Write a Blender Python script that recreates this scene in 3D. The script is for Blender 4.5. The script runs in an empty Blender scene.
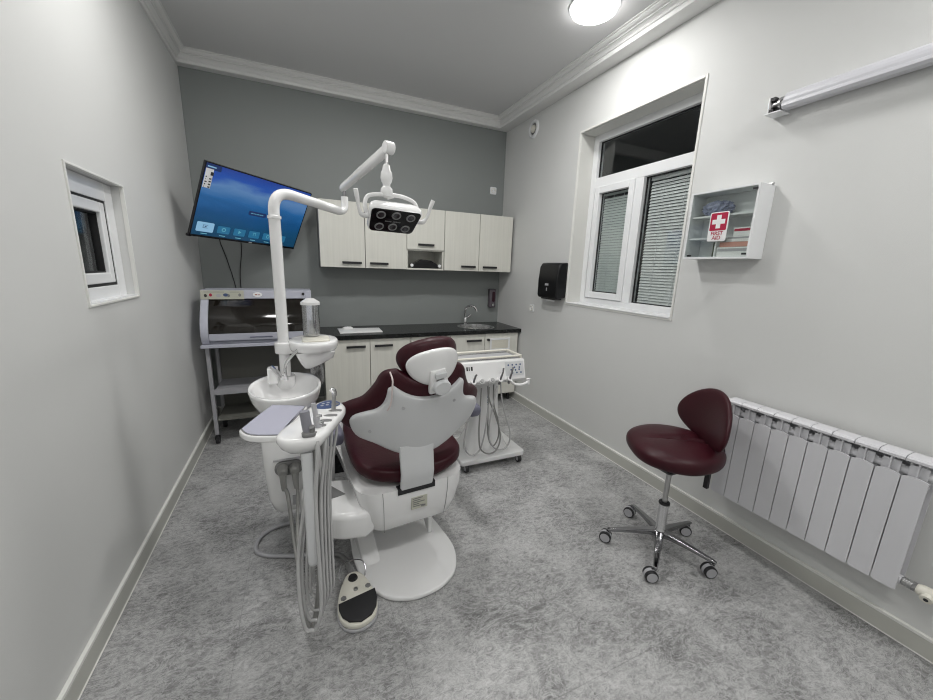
import bpy, bmesh, math, random
from math import sin, cos, pi, radians as RD, sqrt
from mathutils import Vector as V, Matrix as M4

random.seed(4)
SC = bpy.context.scene
COL = SC.collection

# ------------------------------------------------------------------ camera
def build_camera():
    cd = bpy.data.cameras.new('camera')
    cd.sensor_fit = 'HORIZONTAL'
    cd.sensor_width = 36.0
    cd.lens = 373.74 / 933 * 36.0
    cd.clip_start = 0.02
    cam = bpy.data.objects.new('camera', cd)
    COL.objects.link(cam)
    r = V((0.91395631, -0.40446747, 0.03301414))
    u = V((0.05746085, 0.20951577, 0.97611546))
    f = V((0.40172394, 0.89022986, -0.21472931))
    m = M4((( r.x, u.x, -f.x, 0), (r.y, u.y, -f.y, 0), (r.z, u.z, -f.z, 1.537), (0, 0, 0, 1)))
    cam.matrix_world = m
    SC.camera = cam
build_camera()

# ------------------------------------------------------------------ world, exposure
W = bpy.data.worlds.new('world')
SC.world = W
W.use_nodes = True
W.node_tree.nodes['Background'].inputs[0].default_value = (0.03, 0.04, 0.06, 1)
W.node_tree.nodes['Background'].inputs[1].default_value = 0.25
SC.cycles.filter_width = 1.1
SC.view_settings.view_transform = 'Standard'
SC.view_settings.look = 'None'
SC.view_settings.exposure = 0.0
SC.view_settings.gamma = 1.0
SC.view_settings.use_curve_mapping = False

LAMP_W = [8.0, 7.2, 18.0, 16.5, 14.0]   # ceiling lamps, watts
LAMP_COL = (1.0, 0.99, 0.97)
LAMPS = [(1.83, 2.25), (-0.31, 2.25), (0.76, 2.25), (1.75, -0.1), (-0.25, -0.1)]  # third one is added to spread the light and weaken wall hot spots

# room
L, R, B, F = -0.811, 2.3265, 4.224, -1.1
H = 3.19
TH = 0.25

# ------------------------------------------------------------------ materials
def mat(name, col, rough=0.5, metal=0.0, coat=0.0, bump=None, noise=None, spec=0.5, emis=None, trans=0, alpha=1, sheen=0):
    m = bpy.data.materials.new(name)
    m.use_nodes = True
    nt = m.node_tree
    b = nt.nodes['Principled BSDF']
    b.inputs['Base Color'].default_value = (*col, 1)
    b.inputs['Roughness'].default_value = rough
    b.inputs['Metallic'].default_value = metal
    b.inputs['Coat Weight'].default_value = coat
    b.inputs['Coat Roughness'].default_value = 0.08
    b.inputs['Specular IOR Level'].default_value = spec
    if sheen: b.inputs['Sheen Weight'].default_value = sheen
    tc = nt.nodes.new('ShaderNodeTexCoord')
    if noise:            # (scale vector, amount)
        sc, amt = noise
        mp = nt.nodes.new('ShaderNodeMapping'); mp.inputs['Scale'].default_value = sc
        nt.links.new(tc.outputs['Object'], mp.inputs[0])
        n = nt.nodes.new('ShaderNodeTexNoise'); n.inputs['Scale'].default_value = 1; n.inputs['Detail'].default_value = 4
        nt.links.new(mp.outputs[0], n.inputs['Vector'])
        mx = nt.nodes.new('ShaderNodeMix'); mx.data_type = 'RGBA'
        mx.inputs[6].default_value = (*[c * (1 - amt) for c in col], 1)
        mx.inputs[7].default_value = (*[min(1, c * (1 + amt)) for c in col], 1)
        nt.links.new(n.outputs[0], mx.inputs[0]); nt.links.new(mx.outputs[2], b.inputs['Base Color'])
    if bump:             # (scale, strength)
        n2 = nt.nodes.new('ShaderNodeTexNoise'); n2.inputs['Scale'].default_value = bump[0]; n2.inputs['Detail'].default_value = 3
        nt.links.new(tc.outputs['Object'], n2.inputs['Vector'])
        bp = nt.nodes.new('ShaderNodeBump'); bp.inputs['Strength'].default_value = bump[1]; bp.inputs['Distance'].default_value = 0.002
        nt.links.new(n2.outputs[0], bp.inputs['Height']); nt.links.new(bp.outputs[0], b.inputs['Normal'])
    if emis:
        b.inputs['Emission Color'].default_value = (*emis[0], 1)
        b.inputs['Emission Strength'].default_value = emis[1]
    return m

def clear_mat(name, tint=(1, 1, 1), gloss=0.12, rough=0.03):
    m = bpy.data.materials.new(name); m.use_nodes = True
    nt = m.node_tree; nt.nodes.clear()
    o = nt.nodes.new('ShaderNodeOutputMaterial'); mx = nt.nodes.new('ShaderNodeMixShader')
    t = nt.nodes.new('ShaderNodeBsdfTransparent'); t.inputs[0].default_value = (*tint, 1)
    g = nt.nodes.new('ShaderNodeBsdfGlossy'); g.inputs['Roughness'].default_value = rough
    lw = nt.nodes.new('ShaderNodeLayerWeight'); lw.inputs[0].default_value = gloss * 2
    ma = nt.nodes.new('ShaderNodeMath'); ma.operation = 'MULTIPLY_ADD'; ma.inputs[1].default_value = 0.5; ma.inputs[2].default_value = gloss * 0.5
    nt.links.new(lw.outputs['Fresnel'], ma.inputs[0]); nt.links.new(ma.outputs[0], mx.inputs[0])
    nt.links.new(t.outputs[0], mx.inputs[1]); nt.links.new(g.outputs[0], mx.inputs[2]); nt.links.new(mx.outputs[0], o.inputs[0])
    return m

def floor_mat():
    m = bpy.data.materials.new('grey_floor_tile'); m.use_nodes = True
    nt = m.node_tree; N = nt.nodes; Lk = nt.links
    b = N['Principled BSDF']
    tc = N.new('ShaderNodeTexCoord')
    def noise(scale, det, rgh, stretch=(1, 1, 1), rot=0, dist=0):
        mp = N.new('ShaderNodeMapping'); mp.inputs['Scale'].default_value = stretch; mp.inputs['Rotation'].default_value = (0, 0, rot)
        Lk.new(tc.outputs['Object'], mp.inputs[0])
        n = N.new('ShaderNodeTexNoise'); n.inputs['Scale'].default_value = scale; n.inputs['Detail'].default_value = det
        n.inputs['Roughness'].default_value = rgh; n.inputs['Distortion'].default_value = dist
        Lk.new(mp.outputs[0], n.inputs['Vector']); return n
    n1 = noise(3.0, 6, 0.65, dist=0.6); n2 = noise(34, 10, 0.85, (1, 1.5, 1), 0.5, 0.9)
    n3 = noise(7, 14, 0.78, (1, 2.2, 1), 0.9, 1.5)
    a = N.new('ShaderNodeMath'); a.operation = 'MULTIPLY_ADD'; a.inputs[1].default_value = 0.35
    Lk.new(n1.outputs[0], a.inputs[0])
    c = N.new('ShaderNodeMath'); c.operation = 'MULTIPLY'; c.inputs[1].default_value = 0.65; Lk.new(n2.outputs[0], c.inputs[0]); Lk.new(c.outputs[0], a.inputs[2])
    r = N.new('ShaderNodeValToRGB'); e = r.color_ramp.elements
    e[0].position = 0.40; e[0].color = (0.12, 0.12, 0.12, 1); e[1].position = 0.62; e[1].color = (0.52, 0.52, 0.52, 1)
    Lk.new(a.outputs[0], r.inputs[0])
    # thin pale scratches: ridges of the distorted noise
    s = N.new('ShaderNodeMath'); s.operation = 'SUBTRACT'; s.inputs[1].default_value = 0.5; Lk.new(n3.outputs[0], s.inputs[0])
    ab = N.new('ShaderNodeMath'); ab.operation = 'ABSOLUTE'; Lk.new(s.outputs[0], ab.inputs[0])
    rr = N.new('ShaderNodeMapRange'); rr.inputs[1].default_value = 0.0; rr.inputs[2].default_value = 0.024; rr.inputs[3].default_value = 0.62; rr.inputs[4].default_value = 0.0
    Lk.new(ab.outputs[0], rr.inputs[0])
    mx = N.new('ShaderNodeMix'); mx.data_type = 'RGBA'; mx.inputs[7].default_value = (0.62, 0.62, 0.62, 1)
    Lk.new(rr.outputs[0], mx.inputs[0]); Lk.new(r.outputs[0], mx.inputs[6])
    # tile joints 1.2 x 0.6 m
    br = N.new('ShaderNodeTexBrick'); br.offset = 0.0; br.inputs['Scale'].default_value = 1.0
    mp = N.new('ShaderNodeMapping'); mp.inputs['Rotation'].default_value = (0, 0, pi / 2); mp.inputs['Location'].default_value = (0.822, 0.315, 0)
    Lk.new(tc.outputs['Object'], mp.inputs[0]); Lk.new(mp.outputs[0], br.inputs['Vector'])
    br.inputs['Brick Width'].default_value = 1.2; br.inputs['Row Height'].default_value = 0.62; br.inputs['Mortar Size'].default_value = 0.0014; br.inputs['Mortar Smooth'].default_value = 0.2
    m2 = N.new('ShaderNodeMix'); m2.data_type = 'RGBA'; m2.inputs[7].default_value = (0.06, 0.06, 0.06, 1)
    fm = N.new('ShaderNodeMath'); fm.operation = 'MULTIPLY'; fm.inputs[1].default_value = 0.28; Lk.new(br.outputs['Fac'], fm.inputs[0])
    Lk.new(fm.outputs[0], m2.inputs[0]); Lk.new(mx.outputs[2], m2.inputs[6])
    Lk.new(m2.outputs[2], b.inputs['Base Color'])
    b.inputs['Roughness'].default_value = 0.42
    bp = N.new('ShaderNodeBump'); bp.inputs['Strength'].default_value = 0.25; bp.inputs['Distance'].default_value = 0.002
    Lk.new(n2.outputs[0], bp.inputs['Height']); Lk.new(bp.outputs[0], b.inputs['Normal'])
    return m

def screen_mat():
    m = bpy.data.materials.new('lit_blue_screen'); m.use_nodes = True
    nt = m.node_tree; N = nt.nodes; Lk = nt.links
    b = N['Principled BSDF']; b.inputs['Base Color'].default_value = (0.01, 0.01, 0.015, 1); b.inputs['Roughness'].default_value = 0.25
    tc = N.new('ShaderNodeTexCoord')
    sp = N.new('ShaderNodeSeparateXYZ'); Lk.new(tc.outputs['Object'], sp.inputs[0])
    mr = N.new('ShaderNodeMapRange'); mr.inputs[1].default_value = -0.28; mr.inputs[2].default_value = 0.28; Lk.new(sp.outputs[2], mr.inputs[0])
    mp = N.new('ShaderNodeMapping'); mp.inputs['Scale'].default_value = (1.3, 1, 5); mp.inputs['Rotation'].default_value = (0, 0.25, 0); Lk.new(tc.outputs['Object'], mp.inputs[0])
    n = N.new('ShaderNodeTexNoise'); n.inputs['Scale'].default_value = 1.6; n.inputs['Detail'].default_value = 5; n.inputs['Distortion'].default_value = 0.5; Lk.new(mp.outputs[0], n.inputs['Vector'])
    a = N.new('ShaderNodeMath'); a.operation = 'MULTIPLY_ADD'; a.inputs[1].default_value = 0.34; Lk.new(n.outputs[0], a.inputs[0])
    s = N.new('ShaderNodeMath'); s.operation = 'SUBTRACT'; s.inputs[1].default_value = 0.17; Lk.new(mr.outputs[0], s.inputs[0]); Lk.new(s.outputs[0], a.inputs[2])
    r = N.new('ShaderNodeValToRGB'); e = r.color_ramp.elements
    e[0].position = 0.0; e[0].color = (0.003, 0.045, 0.10, 1)
    e[1].position = 1.0; e[1].color = (0.012, 0.045, 0.26, 1)
    for p, c in ((0.2, (0.003, 0.055, 0.13, 1)), (0.42, (0.004, 0.065, 0.19, 1)), (0.58, (0.015, 0.11, 0.30, 1)), (0.74, (0.09, 0.20, 0.40, 1)), (0.86, (0.012, 0.07, 0.34, 1))):
        x = e.new(p); x.color = c
    Lk.new(a.outputs[0], r.inputs[0]); Lk.new(r.outputs[0], b.inputs['Emission Color']); b.inputs['Emission Strength'].default_value = 0.95
    return m

WALL = mat('pale_grey_paint', (0.655, 0.66, 0.65), 0.6, bump=(450, 0.25), noise=((3, 3, 3), 0.02))
WALLB = mat('slate_grey_paint', (0.235, 0.252, 0.247), 0.5, bump=(300, 0.25), noise=((3, 3, 3), 0.03))
CEIL = mat('ceiling_paint', (0.70, 0.70, 0.70), 0.7)
TRIM = mat('cornice_white', (0.80, 0.80, 0.79), 0.5)
BASEM = mat('baseboard_light_grey', (0.50, 0.50, 0.46), 0.35)
BASET = mat('baseboard_top_white', (0.75, 0.75, 0.72), 0.3)
PVC = mat('white_window_plastic', (0.78, 0.79, 0.80), 0.25)
REVEAL = mat('reveal_white_paint', (0.66, 0.66, 0.63), 0.4)
RUBBER = mat('black_rubber', (0.012, 0.012, 0.013), 0.6)
GLASS = clear_mat('window_glass', (0.93, 0.95, 0.95), 0.10)
CLEAR = clear_mat('clear_plastic', (0.975, 0.98, 0.985), 0.26)
CABGLASS = clear_mat('cabinet_glass', (0.93, 0.95, 0.94), 0.06)
FLOORM = floor_mat()
WHITE = mat('glossy_white_plastic', (0.80, 0.80, 0.80), 0.22, coat=0.4)
WHITE2 = mat('satin_white_plastic', (0.60, 0.61, 0.62), 0.35, coat=0.1)
WARMW = mat('warm_white_plastic', (0.74, 0.72, 0.64), 0.3)
CERAM = mat('white_ceramic', (0.85, 0.85, 0.85), 0.12, coat=0.6)
LEATH = mat('burgundy_leather', (0.034, 0.0028, 0.007), 0.42, spec=0.3, bump=(120, 0.35), noise=((9, 9, 9), 0.12))
SEAM = mat('dark_seam', (0.01, 0.002, 0.003), 0.5)
CHROME = mat('chrome', (0.72, 0.72, 0.73), 0.12, metal=1)
STEEL = mat('brushed_steel', (0.5, 0.5, 0.5), 0.3, metal=1)
DARKCH = mat('dark_chrome', (0.30, 0.30, 0.31), 0.14, metal=1)
BLACK = mat('gloss_black_plastic', (0.006, 0.006, 0.007), 0.14, spec=0.35)
BLACKM = mat('matt_black', (0.014, 0.014, 0.016), 0.5)
STONE = mat('black_worktop', (0.010, 0.011, 0.011), 0.25, spec=0.35, noise=((60, 60, 60), 0.5))
CABW = mat('pale_streaked_wood', (0.66, 0.655, 0.60), 0.16, noise=((55, 55, 1.6), 0.10), coat=0.3)
CABS = mat('cabinet_side_grey', (0.22, 0.22, 0.21), 0.5)
GREYP = mat('grey_plastic', (0.20, 0.20, 0.20), 0.4)
LGREY = mat('light_grey_plastic', (0.42, 0.42, 0.44), 0.35)
LAV = mat('lavender_grey_mat', (0.42, 0.42, 0.50), 0.4)
HOSE = mat('translucent_grey_hose', (0.46, 0.46, 0.46), 0.22, coat=0.5)
HOSED = mat('grey_hose', (0.25, 0.25, 0.24), 0.4)
UVM = mat('blue_grey_enamel', (0.46, 0.47, 0.54), 0.35)
DGLASS = mat('smoked_glass', (0.010, 0.008, 0.006), 0.07, spec=0.4, noise=((3, 20, 40), 0.6))
LABELM = mat('cream_label', (0.50, 0.50, 0.42), 0.5)
INK = mat('dark_ink', (0.03, 0.03, 0.03), 0.5)
BLUEI = mat('blue_print', (0.05, 0.085, 0.20), 0.5)
REDS = mat('first_aid_red', (0.42, 0.008, 0.05), 0.4)
PAPERW = mat('white_paper', (0.80, 0.80, 0.80), 0.6)
RADM = mat('radiator_enamel', (0.62, 0.62, 0.645), 0.35)
RADD = mat('radiator_fins', (0.45, 0.45, 0.46), 0.5)
SLAT = mat('blind_slat', (0.86, 0.86, 0.84), 0.45)
SLATG = mat('grey_blind_slat', (0.72, 0.76, 0.73), 0.5)
NIGHT = mat('night_dark_backing', (0.020, 0.024, 0.030), 0.7, noise=((2, 2, 2), 0.4))  # darkness of the night outside, put into the base colour
LED = mat('lit_diffuser', (0.9, 0.9, 0.9), 0.4, emis=((1, 0.99, 0.97), 15.0))
SCREEN = screen_mat()
UIW = mat('screen_pale_blue', (0.02, 0.02, 0.02), 0.4, emis=((0.22, 0.42, 0.60), 1.0))
UIT = mat('screen_teal', (0.02, 0.02, 0.02), 0.4, emis=((0.006, 0.12, 0.24), 1.0))
UID = mat('screen_dark_blue', (0.01, 0.01, 0.02), 0.4, emis=((0.004, 0.02, 0.09), 1.0))
UII = mat('screen_light_icon', (0.02, 0.02, 0.02), 0.4, emis=((0.12, 0.36, 0.45), 1.0))
TUBEM = mat('aluminium_white_profile', (0.66, 0.66, 0.70), 0.28, coat=0.2)
PINKB = mat('pink_box', (0.62, 0.30, 0.24), 0.5)
PLASTBAG = mat('blue_plastic_bag', (0.25, 0.27, 0.38), 0.25, noise=((60, 60, 60), 0.6))

# ------------------------------------------------------------------ mesh helpers
def link(o): COL.objects.link(o); return o

def obj(name, bm, m, parent=None, smooth=True, world=True, bevel=0, sub=0, angle=38):
    """one mesh object; with a parent and world=True the vertices are given in room coordinates"""
    bmesh.ops.recalc_face_normals(bm, faces=bm.faces[:])
    me = bpy.data.meshes.new(name)
    if parent is not None and world:
        root = parent; mats = M4.Identity(4)
        while root is not None:
            mats = root.matrix_basis @ mats; root = root.parent
        bm.transform(mats.inverted())
    bm.to_mesh(me); bm.free()
    for mm in (m if isinstance(m, (list, tuple)) else [m]): me.materials.append(mm)
    if smooth:
        for p in me.polygons: p.use_smooth = True
        me.set_sharp_from_angle(angle=RD(angle))
    o = bpy.data.objects.new(name, me); link(o)
    if parent is not None: o.parent = parent
    if bevel:
        b = o.modifiers.new('bevel', 'BEVEL'); b.width = bevel; b.segments = 3; b.limit_method = 'ANGLE'; b.angle_limit = RD(40)
        b.harden_normals = False
    if sub:
        s = o.modifiers.new('sub', 'SUBSURF'); s.levels = sub; s.render_levels = sub
    return o

def thing(name, label, cat, loc=(0, 0, 0), rz=0, group=None):
    o = bpy.data.objects.new(name, None); link(o)
    o.empty_display_size = 0.1
    o.location = loc; o.rotation_euler = (0, 0, rz)
    o.matrix_basis = M4.Translation(V(loc)) @ M4.Rotation(rz, 4, 'Z')
    o['label'] = label; o['category'] = cat
    if group: o['group'] = group
    return o

def tag(o, label, cat, group=None):
    o['label'] = label; o['category'] = cat
    if group: o['group'] = group
    return o

def struct(o): o['kind'] = 'structure'; return o

def box(bm, x0, y0, z0, x1, y1, z1, mi=0):
    r = bmesh.ops.create_cube(bm, size=1)
    c = V(((x0 + x1) / 2, (y0 + y1) / 2, (z0 + z1) / 2)); d = (abs(x1 - x0), abs(y1 - y0), abs(z1 - z0))
    for v in r['verts']: v.co = V((v.co.x * d[0], v.co.y * d[1], v.co.z * d[2])) + c
    for v in r['verts']:
        for f in v.link_faces: f.material_index = mi
    return r['verts']

def nb(*boxes):
    bm = bmesh.new()
    for b in boxes: box(bm, *b)
    return bm

def basis(d):
    d = V(d).normalized()
    a = V((0, 0, 1)) if abs(d.z) < 0.9 else V((1, 0, 0))
    x = d.cross(a).normalized(); y = d.cross(x).normalized()
    return x, y, d

def cyl(bm, p0, p1, r0, r1=None, n=20, cap=True, mi=0):
    if r1 is None: r1 = r0
    p0 = V(p0); p1 = V(p1); x, y, d = basis(p1 - p0)
    a = [bm.verts.new(p0 + (x * cos(t) + y * sin(t)) * r0) for t in [2 * pi * i / n for i in range(n)]]
    b = [bm.verts.new(p1 + (x * cos(t) + y * sin(t)) * r1) for t in [2 * pi * i / n for i in range(n)]]
    for i in range(n):
        f = bm.faces.new((a[i], a[(i + 1) % n], b[(i + 1) % n], b[i])); f.material_index = mi
    if cap:
        f = bm.faces.new(a); f.material_index = mi; f = bm.faces.new(b); f.material_index = mi
    return bm

def smooth_path(pts, k=6):
    pts = [V(p) for p in pts]; out = []
    for i in range(len(pts) - 1):
        p0 = pts[max(i - 1, 0)]; p1 = pts[i]; p2 = pts[i + 1]; p3 = pts[min(i + 2, len(pts) - 1)]
        for j in range(k):
            t = j / k
            out.append(0.5 * ((2 * p1) + (p2 - p0) * t + (2 * p0 - 5 * p1 + 4 * p2 - p3) * t * t + (3 * p1 - p0 - 3 * p2 + p3) * t ** 3))
    out.append(pts[-1]); return out

def tube(bm, pts, r, n=10, k=6, closed=False, smooth=True, flat=1.0):
    """r: number or list matching the smoothed path; flat squeezes the section"""
    path = smooth_path(pts, k) if smooth else [V(p) for p in pts]
    N = len(path); rings = []
    t0 = (path[1] - path[0]).normalized(); x, y, _ = basis(t0)
    for i, p in enumerate(path):
        t = (path[min(i + 1, N - 1)] - path[max(i - 1, 0)]).normalized()
        x = (x - t * x.dot(t)).normalized(); y = t.cross(x)
        if callable(r): rr = r(i / (N - 1))
        else: rr = r
        rings.append([bm.verts.new(p + (x * cos(a) + y * sin(a) * flat) * rr) for a in [2 * pi * j / n for j in range(n)]])
    for a, b in zip(rings, rings[1:]):
        for j in range(n): bm.faces.new((a[j], a[(j + 1) % n], b[(j + 1) % n], b[j]))
    bm.faces.new(rings[0]); bm.faces.new(rings[-1])
    return bm

def lathe(bm, prof, c=(0, 0, 0), n=36, sx=1, sy=1, axis='Z', cap=True):
    """prof: list of (radius, height)"""
    rings = []
    c = V(c)
    for r, z in prof:
        ring = []
        for i in range(n):
            a = 2 * pi * i / n
            if axis == 'Z': p = V((cos(a) * r * sx, sin(a) * r * sy, z))
            elif axis == 'X': p = V((z, cos(a) * r * sx, sin(a) * r * sy))
            else: p = V((cos(a) * r * sx, z, sin(a) * r * sy))
            ring.append(bm.verts.new(c + p))
        rings.append(ring)
    for a, b in zip(rings, rings[1:]):
        for j in range(n): bm.faces.new((a[j], a[(j + 1) % n], b[(j + 1) % n], b[j]))
    if cap:
        bm.faces.new(rings[0]); bm.faces.new(rings[-1])
    return bm

def prism(bm, poly, z0, z1, axis='Z'):
    """extrude a 2-D polygon; axis says which axis z0..z1 runs along"""
    def P(a, b, z):
        return V((a, b, z)) if axis == 'Z' else V((z, a, b)) if axis == 'X' else V((a, z, b))
    a = [bm.verts.new(P(x, y, z0)) for x, y in poly]; b = [bm.verts.new(P(x, y, z1)) for x, y in poly]
    n = len(poly)
    for i in range(n): bm.faces.new((a[i], a[(i + 1) % n], b[(i + 1) % n], b[i]))
    bm.faces.new(a); bm.faces.new(b)
    return bm

def loft(bm, loops, cap=True):
    rings = [[bm.verts.new(V(p)) for p in lp] for lp in loops]
    n = len(rings[0])
    for a, b in zip(rings, rings[1:]):
        for j in range(n): bm.faces.new((a[j], a[(j + 1) % n], b[(j + 1) % n], b[j]))
    if cap: bm.faces.new(rings[0]); bm.faces.new(rings[-1])
    return bm

def rrect(cx, cy, hx, hy, r, k=6):
    out = []
    r = min(r, hx, hy)
    for sx, sy, a0 in ((1, 1, 0), (-1, 1, pi / 2), (-1, -1, pi), (1, -1, 3 * pi / 2)):
        for i in range(k + 1):
            a = a0 + pi / 2 * i / k
            out.append((cx + sx * (hx - r) + r * cos(a), cy + sy * (hy - r) + r * sin(a)))
    return out

def spline2(pts, k=6):
    """closed smooth 2-D outline"""
    n = len(pts); out = []
    P = [V((p[0], p[1], 0)) for p in pts]
    for i in range(n):
        p0, p1, p2, p3 = P[(i - 1) % n], P[i], P[(i + 1) % n], P[(i + 2) % n]
        for j in range(k):
            t = j / k
            q = 0.5 * ((2 * p1) + (p2 - p0) * t + (2 * p0 - 5 * p1 + 4 * p2 - p3) * t * t + (3 * p1 - p0 - 3 * p2 + p3) * t ** 3)
            out.append((q.x, q.y))
    return out

def offset_poly(poly, d):
    cx = sum(p[0] for p in poly) / len(poly); cy = sum(p[1] for p in poly) / len(poly)
    n = len(poly); out = []
    area = sum(poly[i][0] * poly[(i + 1) % n][1] - poly[(i + 1) % n][0] * poly[i][1] for i in range(n))
    sg = 1 if area > 0 else -1
    for i in range(n):
        a = V(poly[(i - 1) % n] + (0,)) if len(poly[0]) == 2 else None
        b = V(poly[(i + 1) % n] + (0,)); t = (b - a).normalized()
        nrm = V((t.y, -t.x, 0)) * sg
        out.append((poly[i][0] + nrm.x * d, poly[i][1] + nrm.y * d))
    return out

def slab(bm, poly, z0, z1, rb=0.01, k=4):
    """outline extruded in z with rounded top and bottom rims"""
    loops = []
    for i in range(k + 1):
        a = pi / 2 * i / k
        loops.append([(x, y, z0 + rb * (1 - sin(a))) for x, y in offset_poly(poly, -rb * (1 - cos(pi / 2 - a) if False else 1 - sin(a) if False else (1 - cos(pi / 2 - a))))][:] if False else [(x, y, z0 + rb - rb * cos(a)) for x, y in offset_poly(poly, -rb + rb * sin(a))])
    for i in range(k + 1):
        a = pi / 2 * i / k
        loops.append([(x, y, z1 - rb + rb * sin(a)) for x, y in offset_poly(poly, -rb + rb * cos(a))])
    return loft(bm, loops)

def pillow(bm, fn, ns=28, nt=28):
    """fn(s, t, side) -> Vector; s, t in [-1, 1]; side 1 front, 0 back; closed at the rim"""
    def warp(i, n):
        x = -1 + 2 * i / n
        return sin(x * pi / 2)
    fr = [[bm.verts.new(fn(warp(i, ns), warp(j, nt), 1)) for j in range(nt + 1)] for i in range(ns + 1)]
    bk = [[bm.verts.new(fn(warp(i, ns), warp(j, nt), 0)) for j in range(nt + 1)] for i in range(ns + 1)]
    for g in (fr, bk):
        for i in range(ns):
            for j in range(nt): bm.faces.new((g[i][j], g[i + 1][j], g[i + 1][j + 1], g[i][j + 1]))
    per = [(i, 0) for i in range(ns)] + [(ns, j) for j in range(nt)] + [(i, nt) for i in range(ns, 0, -1)] + [(0, j) for j in range(nt, 0, -1)]
    for a, b in zip(per, per[1:] + per[:1]):
        bm.faces.new((fr[a[0]][a[1]], fr[b[0]][b[1]], bk[b[0]][b[1]], bk[a[0]][a[1]]))
    bmesh.ops.remove_doubles(bm, verts=bm.verts[:], dist=1e-5)
    return bm

def se(x, n): return max(0.0, 1 - abs(x) ** n) ** (1 / n)

def interp(tab, x):
    if x <= tab[0][0]: return tab[0][1]
    for (a, b), (c, d) in zip(tab, tab[1:]):
        if x <= c:
            t = (x - a) / (c - a); t = t * t * (3 - 2 * t)
            return b + (d - b) * t
    return tab[-1][1]

def lerp_tab(tab, x):
    """Catmull-Rom through table"""
    n = len(tab)
    if x <= tab[0][0]: return tab[0][1]
    if x >= tab[-1][0]: return tab[-1][1]
    for i in range(n - 1):
        if x <= tab[i + 1][0]:
            x1, y1 = tab[i]; x2, y2 = tab[i + 1]
            t = (x - x1) / (x2 - x1)
            m1 = (y2 - tab[max(i - 1, 0)][1]) / (x2 - tab[max(i - 1, 0)][0]) if i > 0 else (y2 - y1) / (x2 - x1)
            m2 = (tab[min(i + 2, n - 1)][1] - y1) / (tab[min(i + 2, n - 1)][0] - x1)
            h = x2 - x1
            return (2*t**3 - 3*t*t + 1) * y1 + (t**3 - 2*t*t + t) * h * m1 + (-2*t**3 + 3*t*t) * y2 + (t**3 - t*t) * h * m2

def text(name, s, size, m, parent, mw, depth=0.0004):
    cu = bpy.data.curves.new(name, 'FONT'); cu.body = s; cu.size = size; cu.align_x = 'CENTER'; cu.align_y = 'CENTER'; cu.extrude = depth; cu.offset = size * 0.012
    t = bpy.data.objects.new(name, cu); link(t)
    dg = bpy.context.evaluated_depsgraph_get()
    me = bpy.data.meshes.new_from_object(t.evaluated_get(dg))
    bpy.data.objects.remove(t)
    bm = bmesh.new(); bm.from_mesh(me); bm.transform(mw)
    return obj(name, bm, m, parent, smooth=False)

def copy_tree(root, loc, rz=None, label=None):
    r = root.copy(); link(r)
    r.matrix_basis = M4.Translation(V(loc)) @ M4.Rotation(rz if rz is not None else root.rotation_euler.z, 4, 'Z')
    if label: r['label'] = label
    def rec(a, b):
        for ch in a.children:
            c = ch.copy(); link(c); c.parent = b; rec(ch, c)
    rec(root, r)
    return r

# ================================================================== ROOM
def floor_ceiling():
    struct(obj('floor', nb((L - TH, F - TH, -0.1, R + TH, B + TH, 0)), FLOORM, smooth=False))
    struct(obj('ceiling', nb((L - TH, F - TH, H, R + TH, B + TH, H + 0.1)), CEIL, smooth=False))
    struct(obj('wall_back', nb((L - TH, B, 0, R + TH, B + TH, H)), WALLB, smooth=False))
    struct(obj('wall_front', nb((L - TH, F - TH, 0, R + TH, F, H)), WALL, smooth=False))
    # left wall with small window hole, right wall with the large one
    def wall(name, x0, x1, y0, y1, z0, z1):
        bm = bmesh.new()
        box(bm, x0, F, 0, x1, y0, H); box(bm, x0, y1, 0, x1, B, H)
        box(bm, x0, y0, 0, x1, y1, z0); box(bm, x0, y0, z1, x1, y1, H)
        struct(obj(name, bm, WALL, smooth=False))
    wall('wall_left', L - TH, L, 2.086, 2.634, 1.328, 1.889)
    wall('wall_right', R, R + TH, 1.767, 2.886, 1.239, 2.713)
floor_ceiling()

def cornices():
    # (1 = carried out from the wall by that wall's soffit depth, moulding depth, z)
    prof = [(0, 0, 3.095), (1, 0, 3.095), (1, 0.004, 3.105), (1, 0.004, 3.120), (1, 0.012, 3.124), (1, 0.018, 3.137), (1, 0.030, 3.149), (1, 0.038, 3.151), (1, 0.038, 3.160),
            (1, 0.050, 3.163), (1, 0.062, 3.173), (1, 0.066, 3.181), (1, 0.075, 3.183), (1, 0.075, H), (0, 0, H)]
    bL, bB, bR, bF = 0.012, 0.078, 0.125, 0.05
    def run(name, path):
        bm = bmesh.new()
        loops = [[(x + dx * (f * bx + m), y + dy * (f * by + m), z) for f, m, z in prof] for x, y, dx, dy, bx, by in path]
        loft(bm, loops)
        struct(obj(name, bm, TRIM, angle=20))
    c1, c2, c3, c4 = (L, F, 1, 1, bL, bF), (L, B, 1, -1, bL, bB), (R, B, -1, -1, bR, bB), (R, F, -1, 1, bR, bF)
    run('trim_1', [c1, c2]); run('trim_2', [c2, c3]); run('trim_3', [c3, c4]); run('trim_4', [c4, c1])
cornices()

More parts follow.
